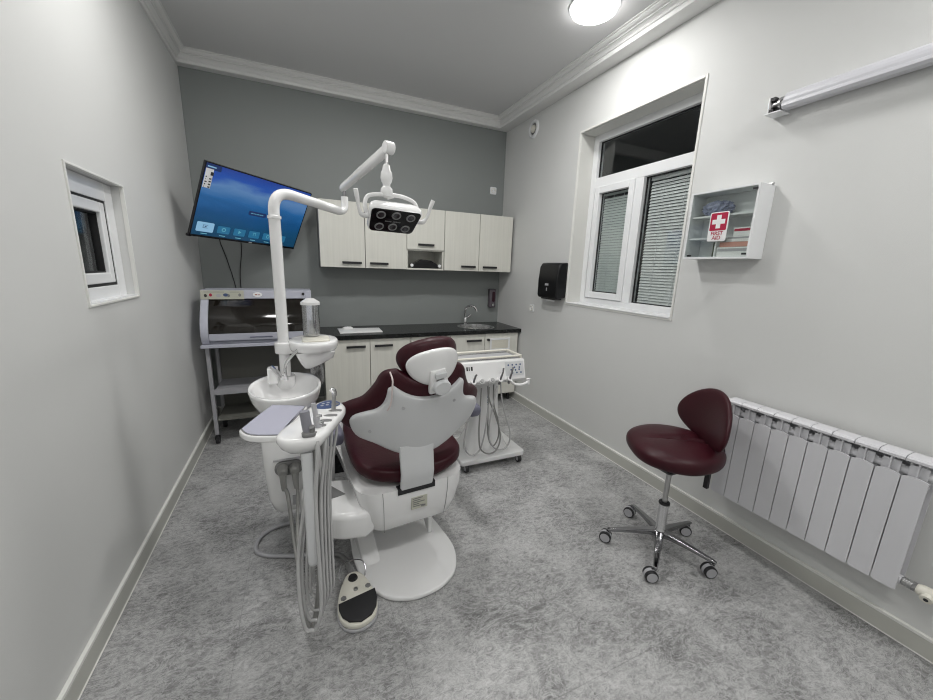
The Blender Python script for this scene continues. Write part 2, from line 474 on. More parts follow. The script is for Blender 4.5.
def baseboards():
    def bb(name, x0, y0, x1, y1, tx, ty):
        # tx, ty: sides grow inwards
        bm = bmesh.new()
        box(bm, x0, y0, 0.004, x1, y1, 0.083, 0)
        v = box(bm, x0, y0, 0.083, x1, y1, 0.0975, 1)
        box(bm, x0 , y0, 0.0, x1 + tx, y1 + ty, 0.005, 1) if (tx >= 0 and ty >= 0) else box(bm, x0 + tx, y0 + ty, 0.0, x1, y1, 0.005, 1)
        struct(obj(name, bm, [BASEM, BASET], smooth=False, bevel=0.003))
    bb('baseboard_left', L, F, L + 0.016, B, 0.004, 0)
    bb('baseboard_right', R - 0.016, F, R, B, -0.004, 0)
    bb('baseboard_back', L + 0.016, B - 0.016, R - 0.016, B, 0, -0.004)
baseboards()

def frame_rect(bm, x0, x1, y0, y1, z0, z1, w):
    """rectangular frame lying in the y-z plane, member width w"""
    box(bm, x0, y0, z0, x1, y0 + w, z1); box(bm, x0, y1 - w, z0, x1, y1, z1)
    box(bm, x0, y0 + w, z0, x1, y1 - w, z0 + w); box(bm, x0, y0 + w, z1 - w, x1, y1 - w, z1)

def window_right():
    w = struct(obj('window_2', (lambda bm: (frame_rect(bm, R + 0.155, R + 0.225, 1.769, 2.884, 1.241, 2.711, 0.06), box(bm, R + 0.155, 1.829, 2.268, R + 0.225, 2.824, 2.352),
             box(bm, R + 0.155, 2.285, 1.30, R + 0.225, 2.375, 2.268), bm)[-1])(bmesh.new()), PVC, smooth=False, bevel=0.004))
    # opening sash (left in view = far)
    bm = bmesh.new(); frame_rect(bm, R + 0.14, R + 0.205, 2.36, 2.80, 1.305, 2.270, 0.056)
    s = obj('sash', bm, PVC, w, smooth=False, bevel=0.004)
    obj('pane', nb((R + 0.180, 2.41, 1.355, R + 0.186, 2.75, 2.22)), GLASS, s, smooth=False)
    bm = bmesh.new(); frame_rect(bm, R + 0.176, R + 0.19, 2.415, 2.745, 1.360, 2.215, 0.007)
    obj('gasket', bm, RUBBER, s, smooth=False)
    obj('pane', nb((R + 0.190, 1.825, 1.295, R + 0.196, 2.29, 2.272)), GLASS, w, smooth=False)
    obj('pane', nb((R + 0.190, 1.825, 2.348, R + 0.196, 2.83, 2.655)), GLASS, w, smooth=False)
    for y0, y1, z0, z1 in ((1.828, 2.286, 1.30, 2.269), (1.828, 2.825, 2.351, 2.652)):
        bm = bmesh.new(); frame_rect(bm, R + 0.186, R + 0.2, y0, y1, z0, z1, 0.008); obj('gasket', bm, RUBBER, w, smooth=False)
    # casing bead around the opening, on the wall face
    bm = bmesh.new(); frame_rect(bm, R - 0.006, R + 0.012, 1.755, 2.898, 1.227, 2.725, 0.016)
    obj('casing', bm, BASET, w, smooth=False, bevel=0.002)
    bm = nb((R - 0.012, 1.772, 1.241, R + 0.154, 2.881, 1.252)); obj('sill', bm, PVC, w, smooth=False, bevel=0.003)
    bm = nb((R + 0.012, 1.768, 1.252, R + 0.154, 1.772, 2.708), (R + 0.012, 2.881, 1.252, R + 0.154, 2.885, 2.708), (R + 0.012, 1.772, 2.706, R + 0.154, 2.881, 2.711))
    obj('reveal_lining', bm, REVEAL, w, smooth=False)
    # dark backing sheet beyond the window, night put into its colour
    struct(obj('night_backing_right', nb((R + 1.6, -0.5, -0.5, R + 1.7, 5.5, 4.5)), NIGHT, smooth=False))
    # blinds
    def blind(y0, y1, z0, z1, m, label, tilt):
        bx = R + 0.212
        t = thing('window_blind', label, 'blind', (bx, (y0 + y1) / 2, z0))
        bm = bmesh.new(); n = int((z1 - z0 - 0.03) / 0.0225)
        for i in range(n):
            z = z0 + 0.012 + i * 0.0225
            a = tilt; hw = 0.0115
            pr = [(-hw * cos(a), -hw * sin(a)), (0, 0.0022), (hw * cos(a), hw * sin(a)), (0, 0.0013)]
            prism(bm, [(bx + 0.012 + p, z + q) for p, q in pr], y0, y1, 'Y')
        obj('slats', bm, m, t, smooth=False)
        obj('headrail', nb((bx, y0, z1 - 0.024, bx + 0.026, y1, z1)), m, t, smooth=False)
        for yy in (y0 + 0.12, y1 - 0.12):
            bm = bmesh.new(); cyl(bm, (bx - 0.001, yy, z0), (bx - 0.001, yy, z1), 0.0012, n=6); obj('cord', bm, PVC, t)
    blind(1.84, 2.262, 1.305, 2.262, SLAT, 'white venetian blind behind the wide right-hand pane of the large window', RD(62))
    blind(2.40, 2.755, 1.345, 2.225, SLATG, 'grey venetian blind behind the narrow opening sash of the large window', RD(68))
window_right()

def window_left():
    x1 = L - 0.045; x0 = L - 0.115
    bm = bmesh.new()
    # outer frame; its lower member is the tall white step above the ledge
    box(bm, x0, 2.087, 1.329, x1, 2.120, 1.888); box(bm, x0, 2.545, 1.329, x1, 2.633, 1.888)
    box(bm, x0, 2.120, 1.329, x1, 2.545, 1.392); box(bm, x0, 2.120, 1.80, x1, 2.545, 1.888)
    w = struct(obj('window_1', bm, PVC, smooth=False, bevel=0.004))
    bm = bmesh.new(); frame_rect(bm, x0 + 0.01, x1 - 0.003, 2.130, 2.530, 1.405, 1.790, 0.050)
    s = obj('sash', bm, PVC, w, smooth=False, bevel=0.006)
    bm = bmesh.new(); frame_rect(bm, x0 + 0.012, x1 - 0.006, 2.120, 2.545, 1.392, 1.80, 0.013); obj('gasket', bm, RUBBER, w, smooth=False)
    bm = bmesh.new(); frame_rect(bm, x0 + 0.02, x1 - 0.02, 2.180, 2.480, 1.455, 1.740, 0.007); obj('gasket', bm, RUBBER, s, smooth=False)
    obj('pane', nb((x0 + 0.028, 2.179, 1.454, x0 + 0.034, 2.481, 1.741)), GLASS, s, smooth=False)
    bm = bmesh.new(); frame_rect(bm, L - 0.012, L + 0.007, 2.078, 2.642, 1.320, 1.897, 0.010); obj('casing', bm, BASET, w, smooth=False, bevel=0.002)
    obj('sill', nb((x1, 2.089, 1.3285, L, 2.631, 1.335)), PVC, w, smooth=False)
    # drawn curtain panel beyond the glass
    bm = bmesh.new()
    lo = [(x0 - 0.03 + 0.012 * sin(i * 0.9), 2.42 + i * 0.0125) for i in range(22)]
    lo2 = [(a - 0.004, b) for a, b in reversed(lo)]
    prism(bm, lo + lo2, 1.36, 1.86)
    tag(obj('curtain', bm, mat('grey_curtain', (0.16, 0.15, 0.15), 0.8)), 'dark grey folded curtain behind the glass of the small left window', 'curtain')
    struct(obj('night_backing_left', nb((L - 1.6, -0.5, -0.5, L - 1.5, 5.0, 4.5)), NIGHT, smooth=False))  # added backing sheet, near-black to stand for the night
window_left()

# ================================================================== CEILING LAMPS
def ceiling_lamps():
    lab = ['round lit ceiling lamp near the cornice above the large window', 'round ceiling lamp near the left wall, above the small window', 'added unseen round lamp on the middle of the ceiling, evening out the light', 'round ceiling lamp behind the camera by the right wall', 'round ceiling lamp behind the camera by the left wall']
    first = None
    for (x, y), lb in zip(LAMPS, lab):
        if first is None:
            t = first = thing('ceiling_lamp', lb, 'ceiling lamp', (x, y, H), 0)
            bm = bmesh.new(); lathe(bm, [(0.158, 0), (0.158, -0.006), (0.150, -0.008), (0.142, -0.006), (0.142, 0)], (x, y, H), 48, cap=False)
            obj('lamp_rim', bm, WHITE2, t)
            bm = bmesh.new(); lathe(bm, [(0.001, -0.040), (0.120, -0.038), (0.140, -0.026), (0.1415, -0.001), (0.001, -0.001)], (x, y, H), 48); obj('diffuser', bm, LED, t)
            a = bpy.data.lights.new('lamp_light', 'AREA'); a.shape = 'DISK'; a.size = 0.26; a.energy = LAMP_W[0]; a.color = LAMP_COL
            lo = bpy.data.objects.new('lamp_light', a); link(lo); lo.parent = t; lo.location = (0, 0, -0.045)
        else:
            r = copy_tree(first, (x, y, H), 0, lb)
            for ch in r.children:
                if ch.type == 'LIGHT': ch.data = ch.data.copy(); ch.data.energy = LAMP_W[lab.index(lb)]
ceiling_lamps()

# ================================================================== CABINETS
UY, UZ0, UZ1 = 3.911, 1.500, 2.118
def bar_handle(bm, x0, x1, y, z):
    box(bm, x0, y - 0.026, z - 0.011, x1, y - 0.016, z + 0.011)
    box(bm, x0 + 0.01, y - 0.018, z - 0.006, x0 + 0.02, y, z + 0.006); box(bm, x1 - 0.02, y - 0.018, z - 0.006, x1 - 0.01, y, z + 0.006)

def upper_cabs():
    g = 'wall cabinets in a row above the counter'
    xs = [0.205, 0.628, 1.049, 1.464, 1.880, 2.300]
    labs = ['pale streaked wall cabinet at the left end, beside the television', 'pale wall cabinet second from left, partly behind the dental lamp head',
            'middle pale wall cabinet with a short door over an open niche', 'pale wall cabinet right of the open niche, handle at its lower right', 'pale wall cabinet at the right end of the row, against the right wall']
    hd = [(0.404, 0.589), (0.669, 0.853), (1.166, 1.342), (1.658, 1.834), (1.926, 2.104)]
    for i in range(5):
        x0, x1 = xs[i] + 0.001, xs[i + 1] - 0.001
        t = thing('wall_cabinet', labs[i], 'cabinet', ((x0 + x1) / 2, B - 0.01, UZ0), 0, g)
        bm = bmesh.new(); w = 0.016; y0, y1 = UY + 0.019, B
        box(bm, x0, y0, UZ0, x0 + w, y1, UZ1); box(bm, x1 - w, y0, UZ0, x1, y1, UZ1)
        box(bm, x0 + w, y0, UZ0, x1 - w, y1, UZ0 + w); box(bm, x0 + w, y0, UZ1 - w, x1 - w, y1, UZ1); box(bm, x0 + w, y1 - 0.008, UZ0 + w, x1 - w, y1, UZ1 - w)
        if i == 2: box(bm, x0 + w, y0, 1.695, x1 - w, y1 - 0.008, 1.71)
        obj('body', bm, CABW if i == 2 else CABS, t, smooth=False)
        z0 = 1.708 if i == 2 else UZ0 + 0.002
        d = obj('door', nb((x0 + 0.002, UY, z0, x1 - 0.002, UY + 0.018, UZ1)), CABW, t, smooth=False, bevel=0.002)
        bm = bmesh.new(); bar_handle(bm, hd[i][0], hd[i][1], UY, 1.757 if i == 2 else 1.549); obj('handle', bm, BLACKM, d, smooth=False, bevel=0.002)
    # black device in the niche
    t = thing('black_device', 'black electronic device with pale round ends in the open cabinet niche', 'device', (1.27, 4.0, 1.516))
    bm = bmesh.new(); prism(bm, [(1.12, 1.5165), (1.42, 1.5165), (1.43, 1.55), (1.38, 1.575), (1.33, 1.60), (1.22, 1.61), (1.17, 1.58), (1.12, 1.56)], 3.96, 4.08, 'Y'); obj('device_body', bm, BLACK, t, bevel=0.008)
    for xx in (1.115, 1.425):
        bm = bmesh.new(); lathe(bm, [(0.001, 0), (0.016, 0), (0.018, 0.01), (0.001, 0.012)], (xx, 3.948, 1.545), 16, axis='Y'); obj('round_end', bm, PVC, t)
upper_cabs()

CF = 3.658
def base_cabs():
    g = 'base cabinets under the black worktop'
    xs = [0.185, 0.611, 1.022, 1.462, 1.872, 2.300]
    labs = ['pale base cabinet at the left end, under the white counter tray', 'pale base cabinet second from left, behind the chair headrest', 'pale base cabinet in the middle, hidden mostly by the headrest',
            'pale base cabinet under the left side of the sink', 'pale base cabinet at the right end with white framed vent']
    hd = [(0.387, 0.567), (0.654, 0.832), (1.22, 1.40), (1.643, 1.823), None]
    for i in range(5):
        x0, x1 = xs[i] + 0.001, xs[i + 1] - 0.001
        t = thing('base_cabinet', labs[i], 'cabinet', ((x0 + x1) / 2, B - 0.05, 0), 0, g)
        w = 0.016; y0, y1 = CF + 0.019, B - 0.02; z0, z1 = 0.10, 0.829
        bm = bmesh.new()
        box(bm, x0, y0, z0, x0 + w, y1, z1); box(bm, x1 - w, y0, z0, x1, y1, z1); box(bm, x0 + w, y0, z0, x1 - w, y1, z0 + w); box(bm, x0 + w, y1 - 0.006, z0 + w, x1 - w, y1, z1)
        obj('body', bm, CABW, t, smooth=False)
        d = obj('door', nb((x0 + 0.002, CF, z0 + 0.002, x1 - 0.002, CF + 0.018, z1 - 0.004)), CABW, t, smooth=False, bevel=0.002)
        if hd[i]:
            bm = bmesh.new(); bar_handle(bm, hd[i][0], hd[i][1], CF, 0.757); obj('handle', bm, BLACKM, d, smooth=False, bevel=0.002)
        for xx in (x0 + 0.05, x1 - 0.05):
            for yy in (y0 + 0.05, y1 - 0.07):
                bm = bmesh.new(); cyl(bm, (xx, yy, 0), (xx, yy, 0.1), 0.02, n=14); obj('foot', bm, BLACKM, t)
        if i == 4:
            bm = bmesh.new(); cyl(bm, (1.912, CF - 0.022, 0.757), (1.912, CF, 0.757), 0.014, n=18); obj('knob', bm, BLACKM, d)
            bm = bmesh.new()
            for (a, b, c, e, dd) in ((1.935, 0.628, 2.193, 0.772, 0.022),):
                box(bm, a, CF - 0.008, b, c, CF, b + dd); box(bm, a, CF - 0.008, e - dd, c, CF, e); box(bm, a, CF - 0.008, b + dd, a + dd, CF, e - dd); box(bm, c - dd, CF - 0.008, b + dd, c, CF, e - dd)
            v = obj('vent_frame', bm, PVC, d, smooth=False, bevel=0.002)
            bm = bmesh.new(); box(bm, 1.957, CF - 0.002, 0.65, 2.171, CF, 0.75)
            for k in range(8): box(bm, 1.962, CF - 0.005, 0.656 + k * 0.012, 2.166, CF - 0.002, 0.662 + k * 0.012)
            obj('grille', bm, WARMW, v, smooth=False)
base_cabs()

SX, SY, SRAD = 1.87, 3.905, 0.205
def worktop():
    bm = bmesh.new(); z1, z0 = 0.87, 0.831
    X0, X1, Y0, Y1 = 0.16, R - 0.001, 3.636, B - 0.001
    n = 40; h = 0.225; r = SRAD - 0.012
    def ring(z, fn): return [bm.verts.new((*fn(i), z)) for i in range(n)]
    def circ(i): a = 2 * pi * i / n; return SX + r * cos(a), SY + r * sin(a)
    def sq(i):
        a = 2 * pi * i / n; c, s = cos(a), sin(a); k = h / max(abs(c), abs(s)); return SX + c * k, SY + s * k
    T, Bt = (ring(z1, circ), ring(z1, sq)), (ring(z0, circ), ring(z0, sq))
    for i in range(n):
        j = (i + 1) % n
        bm.faces.new((T[0][i], T[0][j], T[1][j], T[1][i])); bm.faces.new((Bt[0][i], Bt[0][j], Bt[1][j], Bt[1][i])); bm.faces.new((T[0][i], T[0][j], Bt[0][j], Bt[0][i]))
    def q(xa, ya, xb, yb, z): bm.faces.new([bm.verts.new(p) for p in ((xa, ya, z), (xb, ya, z), (xb, yb, z), (xa, yb, z))])
    for z in (z0, z1):
        q(X0, Y0, SX - h, Y1, z); q(SX + h, Y0, X1, Y1, z); q(SX - h, Y0, SX + h, SY - h, z); q(SX - h, SY + h, SX + h, Y1, z)
    def qv(a, b): bm.faces.new([bm.verts.new(p) for p in ((*a, z0), (*b, z0), (*b, z1), (*a, z1))])
    qv((X0, Y0), (X1, Y0)); qv((X1, Y0), (X1, Y1)); qv((X1, Y1), (X0, Y1)); qv((X0, Y1), (X0, Y0))
    bmesh.ops.remove_doubles(bm, verts=bm.verts[:], dist=1e-5)
    bmesh.ops.dissolve_limit(bm, angle_limit=0.01, verts=bm.verts[:], edges=bm.edges[:])
    tag(obj('worktop', bm, STONE, smooth=False), 'long black countertop over the pale base cabinets', 'countertop')
    t = thing('sink', 'round stainless steel sink set in the black worktop', 'sink', (SX, SY, 0.70))
    bm = bmesh.new(); lathe(bm, [(0.03, 0.702), (0.12, 0.708), (0.165, 0.73), (0.18, 0.80), (0.186, 0.872), (SRAD, 0.8745), (SRAD + 0.012, 0.8705), (SRAD - 0.013, 0.8705), (0.189, 0.868), (0.183, 0.80), (0.168, 0.727), (0.12, 0.704), (0.03, 0.699)], (SX, SY, 0), 48); obj('basin', bm, mat('polished_steel', (0.62, 0.62, 0.62), 0.2, metal=1), t)
    bm = bmesh.new(); lathe(bm, [(0.001, 0.704), (0.028, 0.704), (0.032, 0.709), (0.001, 0.710)], (SX, SY, 0), 20); obj('drain', bm, CHROME, t)
    t = thing('faucet', 'chrome gooseneck faucet at the back of the round sink', 'faucet', (1.84, 4.135, 0.87))
    bm = bmesh.new(); lathe(bm, [(0.028, 0.8705), (0.028, 0.88), (0.022, 0.885), (0.021, 0.935), (0.017, 0.945), (0.001, 0.945)], (1.84, 4.145, 0), 24); obj('faucet_body', bm, CHROME, t)
    bm = bmesh.new(); tube(bm, [(1.84, 4.145, 0.94), (1.832, 4.14, 1.01), (1.835, 4.12, 1.065), (1.862, 4.08, 1.095), (1.90, 4.04, 1.088), (1.925, 4.02, 1.055), (1.93, 4.018, 1.04)], 0.012, 12); obj('gooseneck', bm, CHROME, t)
    bm = bmesh.new(); cyl(bm, (1.925, 4.022, 1.055), (1.931, 4.016, 1.03), 0.013, 0.012, 14); obj('nozzle', bm, CHROME, t)
    bm = bmesh.new(); tube(bm, [(1.845, 4.14, 0.94), (1.87, 4.125, 0.955), (1.90, 4.11, 0.985)], lambda u: 0.009 - 0.003 * u, 10); obj('lever', bm, CHROME, t)
    # white tray with folded wipe
    t = thing('counter_tray', 'flat white tray lying on the left end of the black worktop', 'tray', (0.55, 3.88, 0.871))
    bm = bmesh.new(); slab(bm, [(0.345, 3.745), (0.755, 3.745), (0.765, 3.99), (0.345, 4.03)], 0.8712, 0.882, 0.004, 2); obj('tray_plate', bm, PAPERW, t)
    bm = bmesh.new(); lathe(bm, [(0.001, 0.909), (0.03, 0.905), (0.045, 0.894), (0.046, 0.8825), (0.001, 0.8825)], (0.44, 3.96, 0), 20, sx=1.2, sy=0.7); obj('folded_wipe', bm, PAPERW, t)
worktop()

def wall_bits():
    # soap dispenser on the back wall
    t = thing('soap_dispenser', 'small chrome and dark wall soap dispenser right of the faucet', 'soap dispenser', (2.215, B, 1.06))
    bm = bmesh.new(); slab(bm, rrect(2.215, 1.175, 0.042, 0.115, 0.015), 4.16, B - 0.001, 0.008)
    # slab extrudes in z: swap to y
    for v in bm.verts: v.co = V((v.co.x, v.co.z, v.co.y))
    obj('dispenser_body', bm, mat('smoky_plastic', (0.10, 0.085, 0.10), 0.2), t)
    bm = bmesh.new(); slab(bm, rrect(2.222, 1.195, 0.018, 0.062, 0.012), 4.153, 4.162, 0.003)
    for v in bm.verts: v.co = V((v.co.x, v.co.z, v.co.y))
    obj('dark_window', bm, mat('dark_red_window', (0.03, 0.008, 0.015), 0.1), t)
    bm = bmesh.new(); lathe(bm, [(0.001, 4.145), (0.015, 4.147), (0.018, 4.162), (0.001, 4.162)], (2.215, 0, 1.095), 16, axis='Y'); obj('push_button', bm, CHROME, t)
    # electrical outlet on back wall (high)
    def plate(name, label, c, ax):
        t = thing(name, label, 'wall socket', c)
        def fix(bm):
            for v in bm.verts:
                a, b, z = v.co
                v.co = V((c[0] + a, c[1] - z, c[2] + b)) if ax == 'Y' else V((c[0] - z, c[1] + a, c[2] + b))
            return bm
        bm = bmesh.new(); slab(bm, rrect(0, 0, 0.041, 0.041, 0.012), 0.0, 0.009, 0.003); obj('plate', fix(bm), PVC, t)
        bm = bmesh.new(); lathe(bm, [(0.022, 0.009), (0.024, 0.0145), (0.027, 0.0145), (0.029, 0.0091)], (0, 0, 0), 28, cap=False); obj('ring', fix(bm), WARMW, t)
        for s in (-1, 1):
            bm = bmesh.new(); cyl(bm, (s * 0.0095, 0, 0.0085), (s * 0.0095, 0, 0.0105), 0.0028, n=10); obj('pin_hole', fix(bm), BLACKM, t)
    plate('wall_socket', 'white socket high on the slate back wall above the cabinets', (2.183, B, 2.44), 'Y')
    plate('wall_socket', 'white socket on the right wall, left below the black paper towel dispenser', (R, 3.45, 1.13), 'X')
    # round vent
    t = thing('round_vent', 'small round white vent high on the right wall near the corner', 'vent', (R, 3.64, 2.962))
    c = (0, 3.64, 2.962)
    bm = bmesh.new(); lathe(bm, [(0.055, R - 0.001), (0.055, R - 0.010), (0.062, R - 0.018), (0.078, R - 0.018), (0.088, R - 0.010), (0.090, R - 0.001)], c, 40, axis='X', cap=False); obj('vent_ring', bm, PVC, t)
    bm = bmesh.new(); lathe(bm, [(0.001, R - 0.003), (0.054, R - 0.003), (0.054, R - 0.001), (0.001, R - 0.001)], c, 30, axis='X'); obj('vent_opening', bm, GREYP, t)
    bm = bmesh.new(); lathe(bm, [(0.001, R - 0.02), (0.036, R - 0.018), (0.038, R - 0.008), (0.001, R - 0.006)], c, 30, axis='X'); obj('vent_disc', bm, WARMW, t)
    # towel dispenser
    t = thing('paper_towel_dispenser', 'glossy black paper towel dispenser between corner and large window', 'towel dispenser', (R, 3.05, 1.26))
    bm = bmesh.new()
    prof = [(R, 1.285), (R - 0.105, 1.270), (R - 0.122, 1.30), (R - 0.122, 1.45), (R - 0.110, 1.57), (R - 0.085, 1.61), (R, 1.615)]
    prism(bm, [(x, z) for x, z in prof], 2.895, 3.20, 'Y'); obj('cover', bm, mat('satin_black', (0.006, 0.006, 0.007), 0.32, spec=0.3), t, bevel=0.014)
    obj('paper_slot', nb((R - 0.10, 2.94, 1.262, R - 0.02, 3.155, 1.28)), BLACKM, t, smooth=False)
    bm = nb((R - 0.085, 2.96, 1.245, R - 0.079, 3.09, 1.275)); obj('towel_tip', bm, PAPERW, t, smooth=False)
    bm = nb((R - 0.1232, 3.02, 1.395, R - 0.122, 3.075, 1.415), (R - 0.1232, 3.038, 1.345, R - 0.122, 3.052, 1.375)); obj('emblem', bm, LGREY, t, smooth=False)
wall_bits()

# ================================================================== FIRST AID CABINET
def first_aid():
    x0 = R - 0.125; y0, y1, z0, z1 = 1.272, 1.645, 1.635, 2.015
    t = thing('first_aid_cabinet', 'white glass-fronted first-aid cabinet on the right wall beside the window', 'first-aid cabinet', (R, 1.458, z0))
    bm = bmesh.new(); w = 0.012
    box(bm, x0, y0, z0, R - 0.001, y0 + w, z1); box(bm, x0, y1 - w, z0, R - 0.001, y1, z1); box(bm, x0, y0 + w, z0, R - 0.001, y1 - w, z0 + w); box(bm, x0, y0 + w, z1 - w, R - 0.001, y1 - w, z1); box(bm, R - 0.008, y0 + w, z0 + w, R - 0.001, y1 - w, z1 - w)
    obj('body', bm, PVC, t, smooth=False, bevel=0.0015)
    for z, ya in ((1.752, 1.462), (1.875, y0 + w)): obj('shelf', nb((x0 + 0.012, ya, z - 0.005, R - 0.008, y1 - w, z + 0.005)), PVC, t, smooth=False)
    obj('divider', nb((x0 + 0.012, 1.462, z0 + w, R - 0.008, 1.470, 1.747)), PVC, t, smooth=False)
    d = bmesh.new(); frame_rect(d, x0 - 0.006, x0 - 0.0005, y0, y1, z0, z1, 0.010)
    dd = obj('door', d, PVC, t, smooth=False)
    obj('glass', nb((x0 - 0.005, y0 + 0.010, z0 + 0.010, x0 - 0.002, y1 - 0.010, z1 - 0.010)), CABGLASS, dd, smooth=False)
    for y, z in ((y0 + 0.02, z1 - 0.025), (y0 + 0.02, z0 + 0.025), (y1 - 0.04, z0 + 0.018)):
        obj('hinge', nb((x0 - 0.009, y - 0.012, z - 0.005, x0 - 0.005, y + 0.012, z + 0.005)), BLACKM, t, smooth=False)
    bm = bmesh.new(); cyl(bm, (R - 0.03, y0 - 0.004, z1 + 0.004), (R - 0.03, y0 + 0.02, z1 + 0.004), 0.008, n=12); obj('hanging_eye', bm, STEEL, t)
    # sign
    s = thing('first_aid_sign', 'red and white FIRST AID sign with cross on the cabinet glass', 'sign', (x0 - 0.007, 1.463, 1.73))
    def pl(bm, xx0, xx1):
        for v in bm.verts:
            a, b, z = v.co
            v.co = V((x0 - 0.0065 - z, 1.455 - a, 1.811 + b))
        return bm
    bm = bmesh.new(); slab(bm, rrect(0, 0, 0.053, 0.080, 0.010), 0.0, 0.003, 0.001); obj('sign_plate', pl(bm, 0, 0), PAPERW, s)
    bm = bmesh.new(); prism(bm, rrect(0, 0.027, 0.047, 0.048, 0.006), 0.003, 0.0036); obj('red_panel', pl(bm, 0, 0), REDS, s, smooth=False)
    bm = bmesh.new(); a, b = 0.036, 0.0125; cy = 0.027
    prism(bm, [(-b, cy - a), (b, cy - a), (b, cy - b), (a, cy - b), (a, cy + b), (b, cy + b), (b, cy + a), (-b, cy + a), (-b, cy + b), (-a, cy + b), (-a, cy - b), (-b, cy - b)], 0.0036, 0.0042)
    obj('white_cross', pl(bm, 0, 0), PAPERW, s, smooth=False)
    for w_, zc in (('FIRST', 1.811 - 0.037), ('AID', 1.811 - 0.061)):
        mw = M4.Translation(V((x0 - 0.0102, 1.455, zc))) @ M4.Rotation(-pi / 2, 4, 'Z') @ M4.Rotation(pi / 2, 4, 'X')
        text('lettering', w_, 0.029, REDS, s, mw)
    # contents
    def carton(label, y, z, dy, dz, m, dx=0.06, stripe=None, x=R - 0.05, cat='box'):
        t = thing('medicine_box', label, cat, (x, y, z))
        obj('carton', nb((x - dx / 2, y - dy / 2, z + 0.0003, x + dx / 2, y + dy / 2, z + dz)), m, t, smooth=False, bevel=0.001)
        if stripe: obj('stripe', nb((x - dx / 2 - 0.0012, y - dy / 2 + 0.004, z + dz * 0.55, x - dx / 2 - 0.0002, y + dy / 2 - 0.004, z + dz * 0.85)), stripe, t, smooth=False)
    zb = z0 + w
    carton('wide white medicine box at the bottom of the stack in the first-aid cabinet', 1.372, zb, 0.165, 0.052, PAPERW, 0.09, LGREY, x=R - 0.065)
    carton('salmon medicine box above the wide white one in the first-aid cabinet', 1.366, zb + 0.053, 0.155, 0.026, PINKB, 0.09, x=R - 0.065)
    carton('white medicine box with grey stripe lying on the salmon one', 1.350, zb + 0.080, 0.125, 0.030, PAPERW, 0.08, LGREY, x=R - 0.065)
    carton('topmost white medicine box with red-striped side in the stack', 1.338, zb + 0.111, 0.095, 0.045, PAPERW, 0.07, REDS, x=R - 0.065)
    carton('small dark green jar-like carton beside the divider in the cabinet', 1.490, zb, 0.036, 0.085, mat('dark_olive', (0.05, 0.06, 0.03), 0.4), 0.04)
    bm = bmesh.new()
    bmesh.ops.create_icosphere(bm, subdivisions=4, radius=1)
    rnd = random.Random(2)
    for v in bm.verts:
        k = 1 + 0.16 * sin(v.co.x * 11 + v.co.y * 9) * sin(v.co.z * 9 + v.co.y * 13) + 0.07 * sin(v.co.y * 31 + v.co.z * 23)
        v.co = V((R - 0.06 + v.co.x * 0.038 * k, 1.52 + v.co.y * 0.085 * k, 1.9215 + v.co.z * 0.041 * k))
        v.co.z = max(v.co.z, 1.8805)
    tag(obj('plastic_bag', bm, PLASTBAG), 'crumpled blue-grey plastic bag on the top shelf of the first-aid cabinet', 'bag')
first_aid()

# ================================================================== LONG WALL RAIL
def wall_rail():
    ya, yb = 1.335, -0.45
    t = thing('wall_rail', 'long white ribbed rail fixture mounted high on the right wall', 'wall fixture', (R, 0.6, 2.35))
    prof = [(R - 0.002, 2.372), (R - 0.030, 2.362), (R - 0.070, 2.362), (R - 0.082, 2.372), (R - 0.082, 2.384), (R - 0.078, 2.386), (R - 0.080, 2.398), (R - 0.074, 2.400), (R - 0.074, 2.412), (R - 0.068, 2.414), (R - 0.064, 2.428), (R - 0.054, 2.438), (R - 0.030, 2.442), (R - 0.002, 2.442)]
    bm = bmesh.new(); prism(bm, [(a, b) for a, b in prof], yb, ya - 0.06, 'Y'); obj('profile', bm, TUBEM, t, angle=25)
    # end bracket: back plate with flanges around a bare mechanism
    obj('bracket', nb((R - 0.004, ya - 0.06, 2.36, R - 0.001, ya + 0.005, 2.44), (R - 0.078, ya, 2.358, R - 0.004, ya + 0.004, 2.432), (R - 0.085, ya - 0.06, 2.352, R - 0.002, ya + 0.012, 2.357)), PVC, t, smooth=False)
    bm = bmesh.new(); cyl(bm, (R - 0.045, ya - 0.065, 2.40), (R - 0.045, ya - 0.002, 2.40), 0.018, n=20); cyl(bm, (R - 0.045, ya - 0.045, 2.40), (R - 0.045, ya - 0.035, 2.40), 0.028, n=20); obj('roller_end', bm, STEEL, t)
    bm = bmesh.new(); box(bm, R - 0.072, ya - 0.022, 2.414, R - 0.005, ya - 0.001, 2.43); box(bm, R - 0.072, ya - 0.020, 2.364, R - 0.006, ya - 0.001, 2.376); obj('mechanism', bm, BLACKM, t, smooth=False)
wall_rail()

